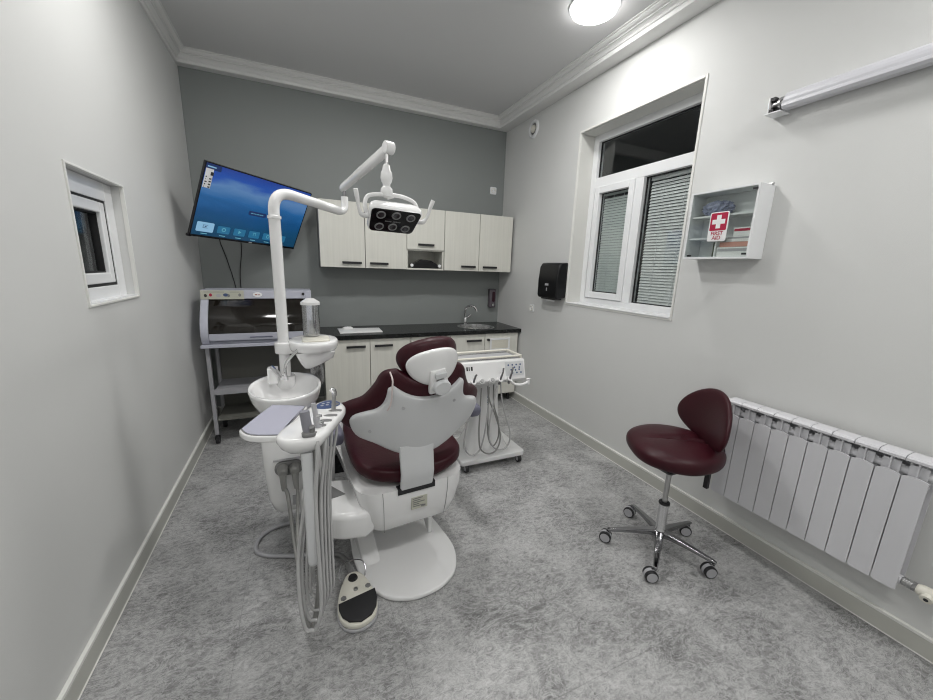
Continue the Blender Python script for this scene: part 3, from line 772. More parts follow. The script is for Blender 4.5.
# ================================================================== RADIATOR
def radiator():
    xf = 2.197; xb = 2.285; z0, z1 = 0.285, 0.86; p = 0.078; y0 = 0.454; n = 10
    t = thing('radiator', 'white sectional aluminium radiator on the right wall behind the stool', 'radiator', (xb, y0 + n * p / 2, z0))
    proto = None
    for i in range(n):
        y = y0 + i * p; c = y + p / 2
        if proto is None:
            bm = bmesh.new()
            # front plate with a sloping, slightly arched top
            poly = [(y + 0.002, z0 + 0.004), (y + 0.010, z0), (y + p - 0.010, z0), (y + p - 0.002, z0 + 0.004), (y + p - 0.002, z1 - 0.088), (y + p - 0.008, z1 - 0.085), (y + p - 0.024, z1 - 0.081), (c, z1 - 0.079), (y + 0.024, z1 - 0.081), (y + 0.008, z1 - 0.085), (y + 0.002, z1 - 0.088)]
            prism(bm, poly, xf, xf + 0.006, 'X')
            # thin web up to the crown
            box(bm, xf + 0.002, c - 0.0025, z1 - 0.075, xf + 0.06, c + 0.0025, z1 - 0.012)
            box(bm, xf + 0.006, c - 0.002, z0 + 0.01, xf + 0.07, c + 0.002, z1 - 0.07)
            # rounded crown
            prism(bm, [(xf - 0.002, z1 - 0.020), (xf - 0.002, z1 - 0.010), (xf + 0.006, z1 - 0.002), (xf + 0.02, z1), (xf + 0.07, z1 + 0.002), (xf + 0.085, z1 - 0.004), (xf + 0.085, z1 - 0.016), (xf + 0.01, z1 - 0.026)], y + 0.0015, y + p - 0.0015, 'Y')
            # tube and rear plate
            cyl(bm, (xf + 0.045, c, z0 + 0.01), (xf + 0.045, c, z1 - 0.03), 0.016, n=14)
            box(bm, xf + 0.078, y + 0.004, z0 + 0.01, xf + 0.084, y + p - 0.004, z1 - 0.03)
            cyl(bm, (xf + 0.045, y, z0 + 0.035), (xf + 0.045, y + p, z0 + 0.035), 0.02, n=14); cyl(bm, (xf + 0.045, y, z1 - 0.075), (xf + 0.045, y + p, z1 - 0.075), 0.02, n=14)
            # inner fins seen through the gap
            box(bm, xf + 0.018, y + 0.012, z1 - 0.11, xf + 0.020, y + p - 0.012, z1 - 0.036)
            box(bm, xf + 0.032, y + 0.005, z1 - 0.12, xf + 0.034, y + p - 0.005, z1 - 0.05)
            proto = obj('radiator_section', bm, RADM, t, smooth=True, angle=30)
        else:
            c2 = proto.copy(); link(c2); c2.parent = t; c2.location = (0, i * p, 0)
    bm = bmesh.new(); cyl(bm, (xf + 0.045, y0 - 0.002, z1 - 0.052), (xf + 0.045, y0 - 0.014, z1 - 0.052), 0.019, n=18); obj('end_plug', bm, RADM, t)
    for yy in (y0 + 0.16, y0 + n * p - 0.16): obj('wall_bracket', nb((xf + 0.086, yy - 0.012, z1 - 0.09, R - 0.001, yy + 0.012, z1 - 0.05)), RADM, t, smooth=False)
    # valve and pipe
    zv = z0 + 0.035; xv = xf + 0.045
    t = thing('radiator_valve', 'white radiator valve and pipe at the lower end of the radiator', 'valve', (xv, 0.38, zv))
    bm = bmesh.new(); cyl(bm, (xv, y0 - 0.001, zv), (xv, y0 - 0.030, zv), 0.016, n=18)
    for k in range(4): cyl(bm, (xv, y0 - 0.004 - k * 0.007, zv), (xv, y0 - 0.007 - k * 0.007, zv), 0.019, n=18)
    obj('threaded_union', bm, STEEL, t)
    bm = bmesh.new(); cyl(bm, (xv, y0 - 0.030, zv), (xv, y0 - 0.042, zv), 0.020, n=8); obj('nut', bm, GREYP, t)
    bm = bmesh.new(); tube(bm, [(xv, y0 - 0.042, zv), (xv, y0 - 0.06, zv), (xv, y0 - 0.10, zv), (xv, y0 - 0.11, zv)], lambda u: 0.019 + 0.006 * sin(pi * u), 18); cyl(bm, (xv, y0 - 0.075, zv), (xv - 0.034, y0 - 0.078, zv - 0.012), 0.020, 0.018, 18); obj('valve_body', bm, WARMW, t)
    bm = bmesh.new(); cyl(bm, (xv - 0.034, y0 - 0.078, zv - 0.012), (xv - 0.0365, y0 - 0.0782, zv - 0.013), 0.007, n=14); obj('key_hole', bm, BLACKM, t)
    bm = bmesh.new(); cyl(bm, (xv, y0 - 0.105, zv), (xv, -0.6, zv), 0.013, n=18); obj('pipe', bm, WARMW, t)
radiator()

# ================================================================== STOOL
def stool():
    cx, cy = 1.80, 1.233
    ang0 = RD(150)
    t = thing('stool', 'burgundy leather saddle stool with chrome five-star base by the radiator', 'stool', (cx, cy, 0), ang0)
    # base
    bm = bmesh.new(); lathe(bm, [(0.034, 0.085), (0.036, 0.10), (0.032, 0.125), (0.026, 0.14), (0.025, 0.275), (0.028, 0.277), (0.028, 0.29), (0.001, 0.29)], (cx, cy, 0), 28); obj('hub', bm, CHROME, t)
    bm = bmesh.new(); lathe(bm, [(0.029, 0.288), (0.029, 0.298), (0.016, 0.302), (0.001, 0.302)], (cx, cy, 0), 20); obj('collar', bm, BLACKM, t)
    bm = bmesh.new(); cyl(bm, (cx, cy, 0.29), (cx, cy, 0.52), 0.0135, n=18); obj('gas_lift', bm, STEEL, t)
    first = None
    for k, a in enumerate([148, 216, 291, 2, 72]):
        a = RD(a); d = V((cos(a), sin(a), 0)); n = V((-sin(a), cos(a), 0))
        bm = bmesh.new(); loops = []
        for u, zt, h, w in ((0.02, 0.128, 0.040, 0.026), (0.06, 0.122, 0.030, 0.021), (0.14, 0.112, 0.024, 0.017), (0.22, 0.100, 0.020, 0.014), (0.265, 0.094, 0.018, 0.012), (0.283, 0.088, 0.010, 0.010)):
            c = V((cx, cy, 0)) + d * u
            loops.append([c + n * w * 0.75 + V((0, 0, zt)), c + n * w + V((0, 0, zt - h * 0.4)), c + n * w * 0.8 + V((0, 0, zt - h)), c - n * w * 0.8 + V((0, 0, zt - h)), c - n * w + V((0, 0, zt - h * 0.4)), c - n * w * 0.75 + V((0, 0, zt))])
        loft(bm, loops); leg = obj('leg', bm, DARKCH, t, bevel=0.002, angle=50)
        c = V((cx, cy, 0)) + d * 0.27
        ax = V((cos(RD([214, 240, 245, 232, 200][k])), sin(RD([214, 240, 245, 232, 200][k])), 0))
        w0 = c + ax.cross(V((0, 0, 1))) * 0.018
        bm = bmesh.new(); cyl(bm, c + V((0, 0, 0.062)), c + V((0, 0, 0.086)), 0.006, n=10)
        fr = w0 + V((0, 0, 0.0335)); box(bm, 0, 0, 0, 0.001, 0.001, 0.001)
        tube(bm, [fr + V((0, 0, 0.034)), c + V((0, 0, 0.062)), c + V((0, 0, 0.068))], 0.007, 8)
        cs = obj('caster', bm, DARKCH, leg)
        for s in (-1, 1):
            p = fr + ax * s * 0.013
            bm = bmesh.new(); cyl(bm, p - ax * 0.011, p + ax * 0.011, 0.0325, n=24); obj('wheel', bm, BLACKM, leg, bevel=0.003)
            q0 = p + ax * s * 0.0112
            bm = bmesh.new(); cyl(bm, q0, q0 + ax * s * 0.0015, 0.026, n=24); obj('wheel_disc', bm, LGREY, leg)
        bm = bmesh.new(); cyl(bm, fr - ax * 0.0085, fr + ax * 0.0085, 0.0332, n=24); obj('wheel_band', bm, LGREY, leg)
    # seat; local x forward. seat centre a bit toward the back
    sc = V((cx, cy, 0)) + V((-cos(ang0) * 0.02, -sin(ang0) * 0.02, 0)) + V((0.035, 0.05, 0)); SZ = 0.045
    fx = V((cos(ang0), sin(ang0), 0)); fy = V((-sin(ang0), cos(ang0), 0))
    def sf(s, tt, side):
        # s across, tt front-back
        r = sqrt(s * s + tt * tt)
        m = max(abs(s), abs(tt))
        if r > 1e-6: x, y = tt * m / r, s * m / r
        else: x = y = 0
        a = math.atan2(y, x)
        rim = se(min(m, 1), 2.6)
        ox = x * 0.255 ; oy = y * 0.25
        # butterfly: pinch a little at front centre and towards the rear
        oy *= 1 - 0.12 * max(0, -x)
        ox *= 1 - 0.10 * max(0, cos(a)) ** 6 * m
        top = 0.052 * rim + 0.012 * (1 - m * m) - (0.034 * math.exp(-((abs(y) - 0.28 * max(0, -x - 0.05)) / 0.06) ** 2) * max(0, 1 - max(0, x + 0.05) * 1.3)) * rim
        top += 0.018 * max(0, -x) * rim + 0.022 * abs(y) ** 1.5 * rim
        bot = -0.062 * se(min(m, 1), 3.2)
        z = 0.553 + SZ + (top if side else bot)
        return sc + fx * ox + fy * oy + V((0, 0, z))
    bm = pillow(bmesh.new(), sf, 40, 40); obj('seat', bm, LEATH, t, angle=180)
    # under-plate and back support
    bm = bmesh.new(); loft(bm, [[(cx + a * 0.9, cy + b * 0.9, 0.51) for a, b in rrect(0, 0, 0.09, 0.07, 0.02)], [(cx + a, cy + b, 0.532) for a, b in rrect(0, 0, 0.10, 0.08, 0.02)]]); obj('seat_plate', bm, BLACKM, t)
    back_c = sc - fx * 0.165 - fy * 0.012 + V((0, 0, 0.048))
    lev = sc - fx * 0.20 + V((0, 0, 0)) - fy * 0.0
    bm = bmesh.new(); tube(bm, [sc - fx * 0.05 + V((0, 0, 0.52)), sc - fx * 0.16 + V((0, 0, 0.51)), sc - fx * 0.25 + V((0, 0, 0.525)), sc - fx * 0.268 + V((0, 0, 0.58)), sc - fx * 0.225 + V((0, 0, 0.74))], 0.014, 10, flat=0.6); obj('back_bracket', bm, BLACKM, t)
    q = sc - fx * 0.175 + fy * 0.06
    bm = bmesh.new(); box(bm, q.x - 0.010, q.y - 0.012, 0.405, q.x + 0.010, q.y + 0.012, 0.535); obj('lever', bm, BLACKM, t, bevel=0.003)
    # backrest: kidney pad curved around the sitter
    def bf(s, tt, side):
        r = sqrt(s * s + tt * tt); m = max(abs(s), abs(tt))
        if r > 1e-6: u, v = s * m / r, tt * m / r
        else: u = v = 0
        w = 0.252 * u * (1 - 0.14 * v); h = 0.150 * v + 0.018 * (1 - u * u)
        wrap = 0.9 * w * w
        rim = se(min(m, 1), 2.4)
        d = wrap + (0.028 * rim if side else -0.030 * rim)
        lean = -0.12 * (h + 0.13)
        return back_c + fx * (d + lean) + fy * w + V((0, 0, 0.725 + h))
    bm = pillow(bmesh.new(), bf, 36, 30); obj('backrest', bm, LEATH, t, angle=180)
stool()

# ================================================================== DENTAL CHAIR
CX, CY, CR = 0.474, 1.60, RD(5)
CH = thing('dental_chair', 'burgundy leather dental chair with white shell, seen from behind', 'dental chair', (CX, CY, 0), CR)
def chair():
    def o(name, bm, m, parent=CH, **k): return obj(name, bm, m, parent, world=False, **k)
    # base plate
    pts = [(-0.27, 0.33), (-0.285, 0.18), (-0.27, 0.02), (-0.20, -0.12), (-0.10, -0.185), (0.0, -0.20), (0.10, -0.185), (0.20, -0.12), (0.265, 0.02), (0.27, 0.18), (0.255, 0.36), (0.22, 0.62), (0.12, 0.74), (-0.12, 0.74), (-0.235, 0.60)]
    bm = bmesh.new(); slab(bm, spline2([(a * 0.93 - 0.010, b * (0.93 if b < 0 else 1)) for a, b in pts], 5), 0.001, 0.026, 0.010); o('base_plate', bm, WHITE)
    # lifting column
    bm = bmesh.new()
    loft(bm, [[(x, y, 0.0262) for x, y in rrect(0, 0.54, 0.15, 0.17, 0.05)], [(x, y, 0.06) for x, y in rrect(0, 0.54, 0.145, 0.16, 0.05)], [(x, y, 0.30) for x, y in rrect(0.0, 0.58, 0.15, 0.18, 0.05)]])
    o('column', bm, WHITE)
    bm = bmesh.new(); loft(bm, [[(x, y, z) for x, y in rrect(-0.195, yc, 0.045, hy, 0.03, 5)] for z, yc, hy in ((0.0262, 0.34, 0.24), (0.06, 0.37, 0.20), (0.14, 0.43, 0.12))]); o('side_arm', bm, WHITE, angle=60)
    bm = bmesh.new(); prism(bm, [(0.185, 0.0262), (0.205, 0.0262), (0.46, 0.25), (0.19, 0.25)], 0.150, 0.175, 'X'); o('side_arm', bm, WHITE, bevel=0.006)
    # seat tub
    bm = bmesh.new(); loops = []
    for z, hx, ya, yb, r in ((0.235, 0.175, 0.085, 0.76, 0.05), (0.245, 0.202, 0.045, 0.80, 0.07), (0.27, 0.224, 0.018, 0.85, 0.08), (0.34, 0.250, -0.002, 0.95, 0.09), (0.43, 0.272, -0.012, 1.0, 0.10), (0.488, 0.282, -0.008, 1.02, 0.11)):
        loops.append([(x, y, z) for x, y in rrect(0.006, (ya + yb) / 2, hx, (yb - ya) / 2, r, 8)])
    loft(bm, loops); o('seat_shell', bm, WHITE, angle=60)
    for s in (-1, 1):
        bm = bmesh.new(); tube(bm, [(s * 0.158, 0.015, 0.26), (s * 0.163, -0.003, 0.34), (s * 0.167, -0.0125, 0.43), (s * 0.170, -0.009, 0.490)], 0.0012, 6); o('panel_joint', bm, GREYP)
    # slot and rating label
    bm = nb((-0.096, -0.016, 0.462, 0.096, 0.02, 0.4945)); o('slot', bm, BLACKM, smooth=False)
    bm = nb((-0.028, -0.014, 0.362, 0.055, -0.004, 0.428)); lb = o('rating_label', bm, LABELM, smooth=False)
    bm = bmesh.new()
    for i, (a, b) in enumerate([(-0.022, 0.03), (-0.022, 0.018), (-0.022, 0.040), (-0.022, 0.012), (-0.022, 0.034)]):
        box(bm, a, -0.0150, 0.418 - i * 0.0105, b, -0.0139, 0.4225 - i * 0.0105)
    box(bm, 0.022, -0.0150, 0.368, 0.045, -0.0139, 0.378)
    o('printed_lines', bm, GREYP, lb, smooth=False)
    # side elbow toward the dental unit
    bm = bmesh.new(); pl = [(-0.205, 0.03), (-0.30, 0.020), (-0.37, 0.045), (-0.42, 0.10), (-0.50, 0.30), (-0.48, 0.375), (-0.34, 0.375), (-0.20, 0.30)]
    slab(bm, spline2(pl, 2), 0.262, 0.402, 0.030); o('unit_arm', bm, WHITE, angle=50)
    bm = bmesh.new(); prism(bm, [(-0.375, 0.19), (-0.30, 0.20), (-0.35, 0.30), (-0.425, 0.285)], 0.4015, 0.4045); o('arm_inset', bm, GREYP, smooth=False)
    # seat cushion
    hw = [(0, 0.13), (0.02, 0.19), (0.06, 0.25), (0.14, 0.292), (0.3, 0.30), (0.55, 0.275), (0.85, 0.22), (1.15, 0.19), (1.24, 0.15), (1.26, 0.08)]
    def sf(s, t, side):
        v = (t + 1) / 2 * 1.26
        u = s * lerp_tab(hw, v) * 0.96
        rim = se(s, 3.5) * se(min(1, max(-1, t)), 6)
        zt = 0.555 + 0.025 * max(0, 1 - abs(v - 0.3) / 0.5) + 0.022 * (abs(s) ** 2) - (0.10 * max(0, v - 0.55) ** 1.3)
        z = zt + (0.055 * rim if side else -0.050 * rim)
        return V((u + 0.028, v + 0.002, z - 0.032))
    bm = pillow(bmesh.new(), sf, 32, 40); o('seat_cushion', bm, LEATH, angle=180)
    # ---- back, in its own frame: u lateral, w up along the back, d toward the sitter
    al = RD(17)
    y_b, z_b = -0.004, 0.650
    def BF(u, w, d): return V((u + 0.030, y_b - w * sin(al) + d * cos(al), z_b + w * cos(al) + d * sin(al)))
    hs = [(0, 0.085), (0.012, 0.112), (0.03, 0.150), (0.055, 0.193), (0.08, 0.238), (0.10, 0.290), (0.125, 0.312), (0.155, 0.323), (0.185, 0.324), (0.212, 0.308), (0.235, 0.272), (0.255, 0.228), (0.28, 0.203), (0.31, 0.190), (0.345, 0.184), (0.372, 0.180), (0.385, 0.160)]
    HS, HC = 0.385, 0.440
    def wrapd(u): return 0.85 * abs(u) ** 2.0
    def shell(s, t, side):
        w0 = (t + 1) / 2 * HS
        u = s * lerp_tab(hs, w0)
        tt = w0 / HS
        w = w0 - 0.062 * (1 - abs(s) ** 2.2) * tt ** 6
        # curl the rim forward
        rim = se(s, 5) * se(t, 9)
        d = wrapd(u) + 0.030 * (1 - rim) + (0.034 if side else 0.0) * rim
        return BF(u, w, d)
    bm = pillow(bmesh.new(), shell, 44, 50); sh = o('back_shell', bm, WHITE2, angle=180)
    hc = [(0, 0.09), (0.02, 0.15), (0.05, 0.205), (0.08, 0.255), (0.105, 0.312), (0.13, 0.350), (0.165, 0.362), (0.20, 0.360), (0.235, 0.328), (0.27, 0.275), (0.32, 0.240), (0.36, 0.220), (0.40, 0.205), (0.425, 0.182), (0.44, 0.14)]
    def cush(s, t, side):
        w0 = (t + 1) / 2 * HC
        u = s * lerp_tab(hc, w0)
        w = w0 + 0.005 - 0.055 * (1 - abs(s) ** 2) * (w0 / HC) ** 6
        rim = se(s, 3.2) * se(t, 5)
        d = wrapd(u) + 0.070 + (0.058 if side else -0.045) * rim
        return BF(u, w, d)
    bm = pillow(bmesh.new(), cush, 44, 50); o('back_cushion', bm, LEATH, angle=180)
    # strut from the back into the slot
    bm = bmesh.new(); loops = []
    for w, hx in ((0.06, 0.088), (0.02, 0.086), (-0.03, 0.085), (-0.08, 0.084), (-0.115, 0.084), (-0.185, 0.084)):
        y = [0.0, -0.012, -0.026, -0.034, -0.030, -0.012][[0.06, 0.02, -0.03, -0.08, -0.115, -0.185].index(w)]
        zz = z_b + w; yy = (y_b - w * sin(al) if w > 0 else y_b) + y + 0.006
        loops.append([(a, yy + b, zz) for a, b in rrect(0, 0.010, hx, 0.011, 0.008, 3)])
    loft(bm, loops); o('back_strut', bm, WHITE2, angle=60)
    # screw covers on the shell
    for u, w in ((-0.12, 0.285), (0.13, 0.285), (-0.25, 0.15)):
        p = BF(u, w, wrapd(u) + 0.001); q = BF(u, w, wrapd(u) - 0.0015)
        bm = bmesh.new(); cyl(bm, q, p, 0.008, n=16); o('screw_cover', bm, LGREY, sh)
    # white cord hanging over the left shoulder
    cord = [BF(-0.180, 0.31, 0.04), BF(-0.180, 0.345, 0.008), BF(-0.180, 0.40, 0.014), BF(-0.176, 0.430, 0.03), BF(-0.172, 0.436, 0.08)]
    bm = bmesh.new(); tube(bm, [BF(-0.192, 0.285, 0.014), BF(-0.186, 0.31, 0.006)] + cord[1:], 0.0035, 8); o('cord', bm, mat('pinkish_cord', (0.62, 0.54, 0.53), 0.5))
    # ---- headrest
    hb = RD(14)
    hz0, hy0, hx0 = 1.112, -0.115, 0.040; rl = RD(7)
    def HF(u, w, d):
        u, w = (u + 0.01) * 0.90 * cos(rl) - w * 0.92 * sin(rl), (u + 0.01) * 0.90 * sin(rl) + w * 0.92 * cos(rl)
        return V((hx0 + u, hy0 - w * sin(hb) + d * cos(hb), hz0 + w * cos(hb) + d * sin(hb)))
    def disc(hu, hwid, dback, dfront, dc, n, flat_low=0.0, w0=0.0):
        def f(s, t, side):
            r = sqrt(s * s + t * t); m = max(abs(s), abs(t))
            if r > 1e-6: u, v = s * m / r, t * m / r
            else: u = v = 0
            rim = se(min(m, 1), n)
            uu = u * hu * (1 + 0.06 * v)
            return HF(uu, w0 + v * hwid, dc + 2.2 * uu * uu + (dfront if side else -dback) * rim)
        return f
    bm = pillow(bmesh.new(), disc(0.162, 0.120, 0.048, 0.045, 0.058, 2.6), 32, 32); o('headrest_cushion', bm, LEATH, angle=180)
    bm = pillow(bmesh.new(), disc(0.138, 0.096, 0.020, 0.02, 0.008, 3.2, 0, -0.008), 32, 32); hsx = o('headrest_shell', bm, WHITE, angle=180)
    # bracket with latch and round knob
    bm = bmesh.new(); loops = []
    for w, hx, d0, th in ((-0.012, 0.038, -0.022, 0.020), (-0.03, 0.042, -0.030, 0.026), (-0.07, 0.046, -0.036, 0.032), (-0.105, 0.050, -0.034, 0.032), (-0.130, 0.048, -0.028, 0.028)):
        loops.append([HF(a, w, d0 + b) for a, b in rrect(0, th / 2, hx, th / 2, 0.008, 3)])
    loft(bm, loops); br = o('headrest_bracket', bm, WHITE, angle=60)
    bm = bmesh.new(); loops = [[HF(a, -0.028 + b, d) for a, b in rrect(0.004, 0, 0.030, 0.014, 0.006, 3)] for d in (-0.030, -0.046)]; loft(bm, loops); o('latch', bm, WHITE2, br, bevel=0.003)
    bm = bmesh.new(); loops = [[HF(a, -0.056 + b, d) for a, b in rrect(0.002, 0, 0.020, 0.004, 0.003, 2)] for d in (-0.034, -0.0385)]; loft(bm, loops); o('latch_gap', bm, GREYP, br)
    bm = bmesh.new(); loft(bm, [[HF(0.006 + 0.046 * k * cos(q_), -0.090 + 0.038 * k * sin(q_), d) for q_ in [2 * pi * i_ / 32 for i_ in range(32)]] for d, k in ((-0.030, 1.0), (-0.054, 0.98), (-0.060, 0.88))]); o('knob', bm, WHITE2, br, angle=50)
    # armrests, grey pads on short posts
    for s, yy in ((-1, 0.20), (1, 0.24)):
        bm = bmesh.new(); loops = []
        X = -0.335 if s < 0 else 0.475
        for u, k in ((0, 0.55), (0.015, 0.85), (0.05, 1), (0.30, 1), (0.34, 0.85), (0.355, 0.5)):
            loops.append([(X + a, yy + u, 0.700 + b) for a, b in rrect(0, 0, 0.048 * k, 0.040 * k, 0.032 * k, 5)])
        loft(bm, loops); a = o('armrest', bm, mat('armrest_grey', (0.14, 0.14, 0.19), 0.4), angle=60)
        bm = bmesh.new(); tube(bm, [(X, yy + 0.24, 0.67), (X - s * 0.01, yy + 0.25, 0.58), (0.31 * s, yy + 0.26, 0.50)], 0.018, 12); o('armrest_post', bm, GREYP, a)
chair()

# ================================================================== DENTAL UNIT (body, bowl, shelf)
UX, UY_ = -0.11, 2.05
def dental_unit():
    t = thing('cuspidor_unit', 'white dental unit body with ceramic spittoon bowl and filler shelf', 'dental unit', (UX, UY_, 0.24))
    # body
    bm = bmesh.new(); loops = []
    for z, x0, x1, y0, y1, r in ((0.235, -0.165, 0.10, 1.99, 2.26, 0.05), (0.25, -0.185, 0.115, 1.965, 2.28, 0.06), (0.32, -0.203, 0.125, 1.95, 2.29, 0.06), (0.50, -0.214, 0.13, 1.945, 2.295, 0.05), (0.66, -0.216, 0.13, 1.945, 2.295, 0.05), (0.70, -0.19, 0.11, 1.96, 2.28, 0.05)):
        loops.append([(x, y, z) for x, y in rrect((x0 + x1) / 2, (y0 + y1) / 2, (x1 - x0) / 2, (y1 - y0) / 2, r, 6)])
    loft(bm, loops); obj('body', bm, WHITE, t, angle=55)
    obj('lower_panel', nb((-0.09, 1.9462, 0.29, 0.10, 1.953, 0.345)), LGREY, t, smooth=False)
    bm = bmesh.new(); slab(bm, rrect(-0.096, 0.512, 0.066, 0.038, 0.036, 6), -1.953, -1.930, 0.005)
    for v in bm.verts: v.co = V((v.co.x, -v.co.z, v.co.y))
    pl = obj('socket_plate', bm, GREYP, t)
    bm = nb((-0.165, 1.934, 0.556, 0.01, 1.947, 0.562)); obj('groove', bm, LGREY, t, smooth=False)
    bm = bmesh.new(); cyl(bm, (0.012, 1.941, 0.425), (0.012, 1.948, 0.425), 0.006, n=12); obj('button', bm, BLACKM, t)
    for i, x in enumerate((-0.124, -0.068)):
        bm = bmesh.new(); cyl(bm, (x, 1.93, 0.516), (x, 1.895, 0.512), 0.026, 0.024, 24); cyl(bm, (x, 1.895, 0.512), (x, 1.885, 0.510), 0.024, 0.016, 24)
        tube(bm, [(x, 1.905, 0.51), (x, 1.895, 0.48), (x + 0.001, 1.888, 0.44), (x + 0.002, 1.886, 0.42)], lambda u: 0.018 - 0.007 * u, 14); obj('hose_connector', bm, HOSED, pl)
    # suction hoses: down, loop, up to the console
    bm = bmesh.new(); tube(bm, [(-0.122, 1.886, 0.43), (-0.107, 1.86, 0.405), (-0.091, 1.75, 0.282), (-0.074, 1.62, 0.215), (-0.062, 1.5, 0.159), (-0.05, 1.4, 0.125), (-0.029, 1.33, 0.135), (-0.001, 1.31, 0.268), (0.022, 1.3, 0.536), (0.024, 1.3, 0.782), (0.014, 1.3, 0.912)], 0.0095, 10, 8); obj('suction_hose', bm, HOSED, t)
    bm = bmesh.new(); tube(bm, [(-0.066, 1.886, 0.43), (-0.062, 1.86, 0.395), (-0.069, 1.72, 0.297), (-0.066, 1.6, 0.203), (-0.056, 1.48, 0.124), (-0.033, 1.38, 0.104), (-0.0, 1.34, 0.181), (0.034, 1.34, 0.366), (0.053, 1.36, 0.657), (0.047, 1.38, 0.896)], 0.008, 10, 8); obj('suction_hose', bm, HOSED, t)
    # neck between body and bowl
    bm = bmesh.new(); loft(bm, [[(x, y, z) for x, y in rrect(-0.088, 2.17, a, b, 0.05, 6)] for z, a, b in ((0.698, 0.10, 0.09), (0.76, 0.075, 0.075), (0.82, 0.07, 0.07))]); obj('neck', bm, WHITE, t, angle=60)
    # bowl: round basin with a spout platform at the back
    bx, by = -0.088, 2.045
    def ring(r, z, yo=0, k=0.0):
        out = []
        for i in range(48):
            a = 2 * pi * i / 48
            yy = sin(a); out.append((bx + cos(a) * r * 1.0, by + yo + yy * r * (1.42 + k * max(0, yy)), z))
        return out
    bm = bmesh.new()
    loft(bm, [ring(0.05, 0.775), ring(0.10, 0.790), ring(0.140, 0.825), ring(0.160, 0.87), ring(0.168, 0.905), ring(0.170, 0.915), ring(0.166, 0.922), ring(0.158, 0.921), ring(0.152, 0.912, 0, 0), ring(0.140, 0.880, -0.008), ring(0.11, 0.845, -0.012), ring(0.05, 0.828, -0.015), ring(0.012, 0.824, -0.015)])
    bw = obj('bowl', bm, CERAM, t, angle=60)
    bm = bmesh.new(); cyl(bm, (bx, by - 0.015, 0.8245), (bx, by - 0.015, 0.828), 0.020, n=20); obj('drain', bm, STEEL, bw)
    # rear platform in the bowl with the rinse spout
    bm = bmesh.new(); slab(bm, rrect(-0.092, 2.235, 0.048, 0.042, 0.03, 5), 0.83, 0.922, 0.012); obj('spout_platform', bm, WHITE, t)
    bm = bmesh.new(); slab(bm, rrect(-0.150, 2.17, 0.026, 0.028, 0.008, 4), 0.90, 0.985, 0.006); cv = obj('valve_block', bm, WHITE, t)
    bm = bmesh.new(); tube(bm, [(-0.152, 2.16, 0.988), (-0.125, 2.10, 0.975), (-0.098, 2.05, 0.955)], 0.011, 14); obj('rinse_spout', bm, CHROME, t)
    bm = bmesh.new(); tube(bm, [(-0.083, 2.10, 0.93), (-0.088, 2.10, 0.98), (-0.080, 2.10, 1.02), (-0.055, 2.095, 1.055), (-0.015, 2.09, 1.095), (-0.008, 2.088, 1.09)], 0.0075, 12); obj('cup_filler', bm, CHROME, t)
    # shelf with wedge-shaped housing, clamped to the lamp pole
    sx_, sy_ = 0.060, 2.20
    bm = bmesh.new(); pts = [(sx_ + 0.128 * cos(a), sy_ + 0.155 * sin(a)) for a in [2 * pi * i / 40 for i in range(40)]]
    loft(bm, [[(sx_ + (x - sx_) * k, sy_ + (y - sy_) * k, z) for x, y in pts] for k, z in ((0.80, 1.068), (0.93, 1.072), (0.985, 1.085), (1.0, 1.105), (0.99, 1.118), (0.95, 1.124), (0.80, 1.1245))]); sh = obj('shelf', bm, WHITE, t, angle=60)
    bm = bmesh.new(); loft(bm, [[(sx_ + x, sy_ + y, z) for x, y in rrect(dx, -0.02, a, b, 0.02, 4)] for z, dx, a, b in ((1.070, 0.004, 0.100, 0.10), (1.035, 0.006, 0.088, 0.092), (1.005, -0.012, 0.058, 0.075), (0.975, -0.032, 0.022, 0.05))]); obj('shelf_housing', bm, WHITE, sh, angle=50)
    bm = bmesh.new(); slab(bm, rrect(sx_ + 0.012, sy_ - 0.02, 0.07, 0.075, 0.02, 4), 1.124, 1.132, 0.003); obj('shelf_insert', bm, WARMW, sh)
    bm = bmesh.new(); slab(bm, spline2([(-0.13, 2.175), (-0.09, 2.15), (-0.04, 2.165), (-0.03, 2.20), (-0.04, 2.235), (-0.09, 2.25), (-0.13, 2.225)], 4), 1.055, 1.115, 0.006); obj('pole_clamp', bm, WHITE, t)
    # clear container standing through the shelf
    bxx, byy = 0.055, 2.255
    bm = bmesh.new(); lathe(bm, [(0.001, 1.136), (0.043, 1.136), (0.045, 1.142), (0.045, 1.312), (0.043, 1.312), (0.043, 1.144), (0.001, 1.140)], (bxx, byy, 0), 36); ct = obj('clear_cup', bm, CLEAR, sh)
    bm = bmesh.new(); lathe(bm, [(0.001, 1.346), (0.02, 1.344), (0.038, 1.332), (0.051, 1.323), (0.052, 1.309), (0.001, 1.309)], (bxx, byy, 0), 36); obj('cup_lid', bm, WHITE, ct)
    bm = bmesh.new(); cyl(bm, (bxx, byy, 1.1365), (bxx, byy, 1.145), 0.040, n=24); cyl(bm, (bxx, byy, 1.145), (bxx, byy, 1.22), 0.016, 0.012, 16); obj('cup_insert', bm, WHITE2, ct)
    bm = bmesh.new(); lathe(bm, [(0.001, 0.85), (0.030, 0.85), (0.034, 0.86), (0.034, 0.95), (0.026, 0.965), (0.024, 0.99), (0.001, 0.99)], (0.075, 2.26, 0), 28); obj('water_bottle', bm, CLEAR, sh)
dental_unit()

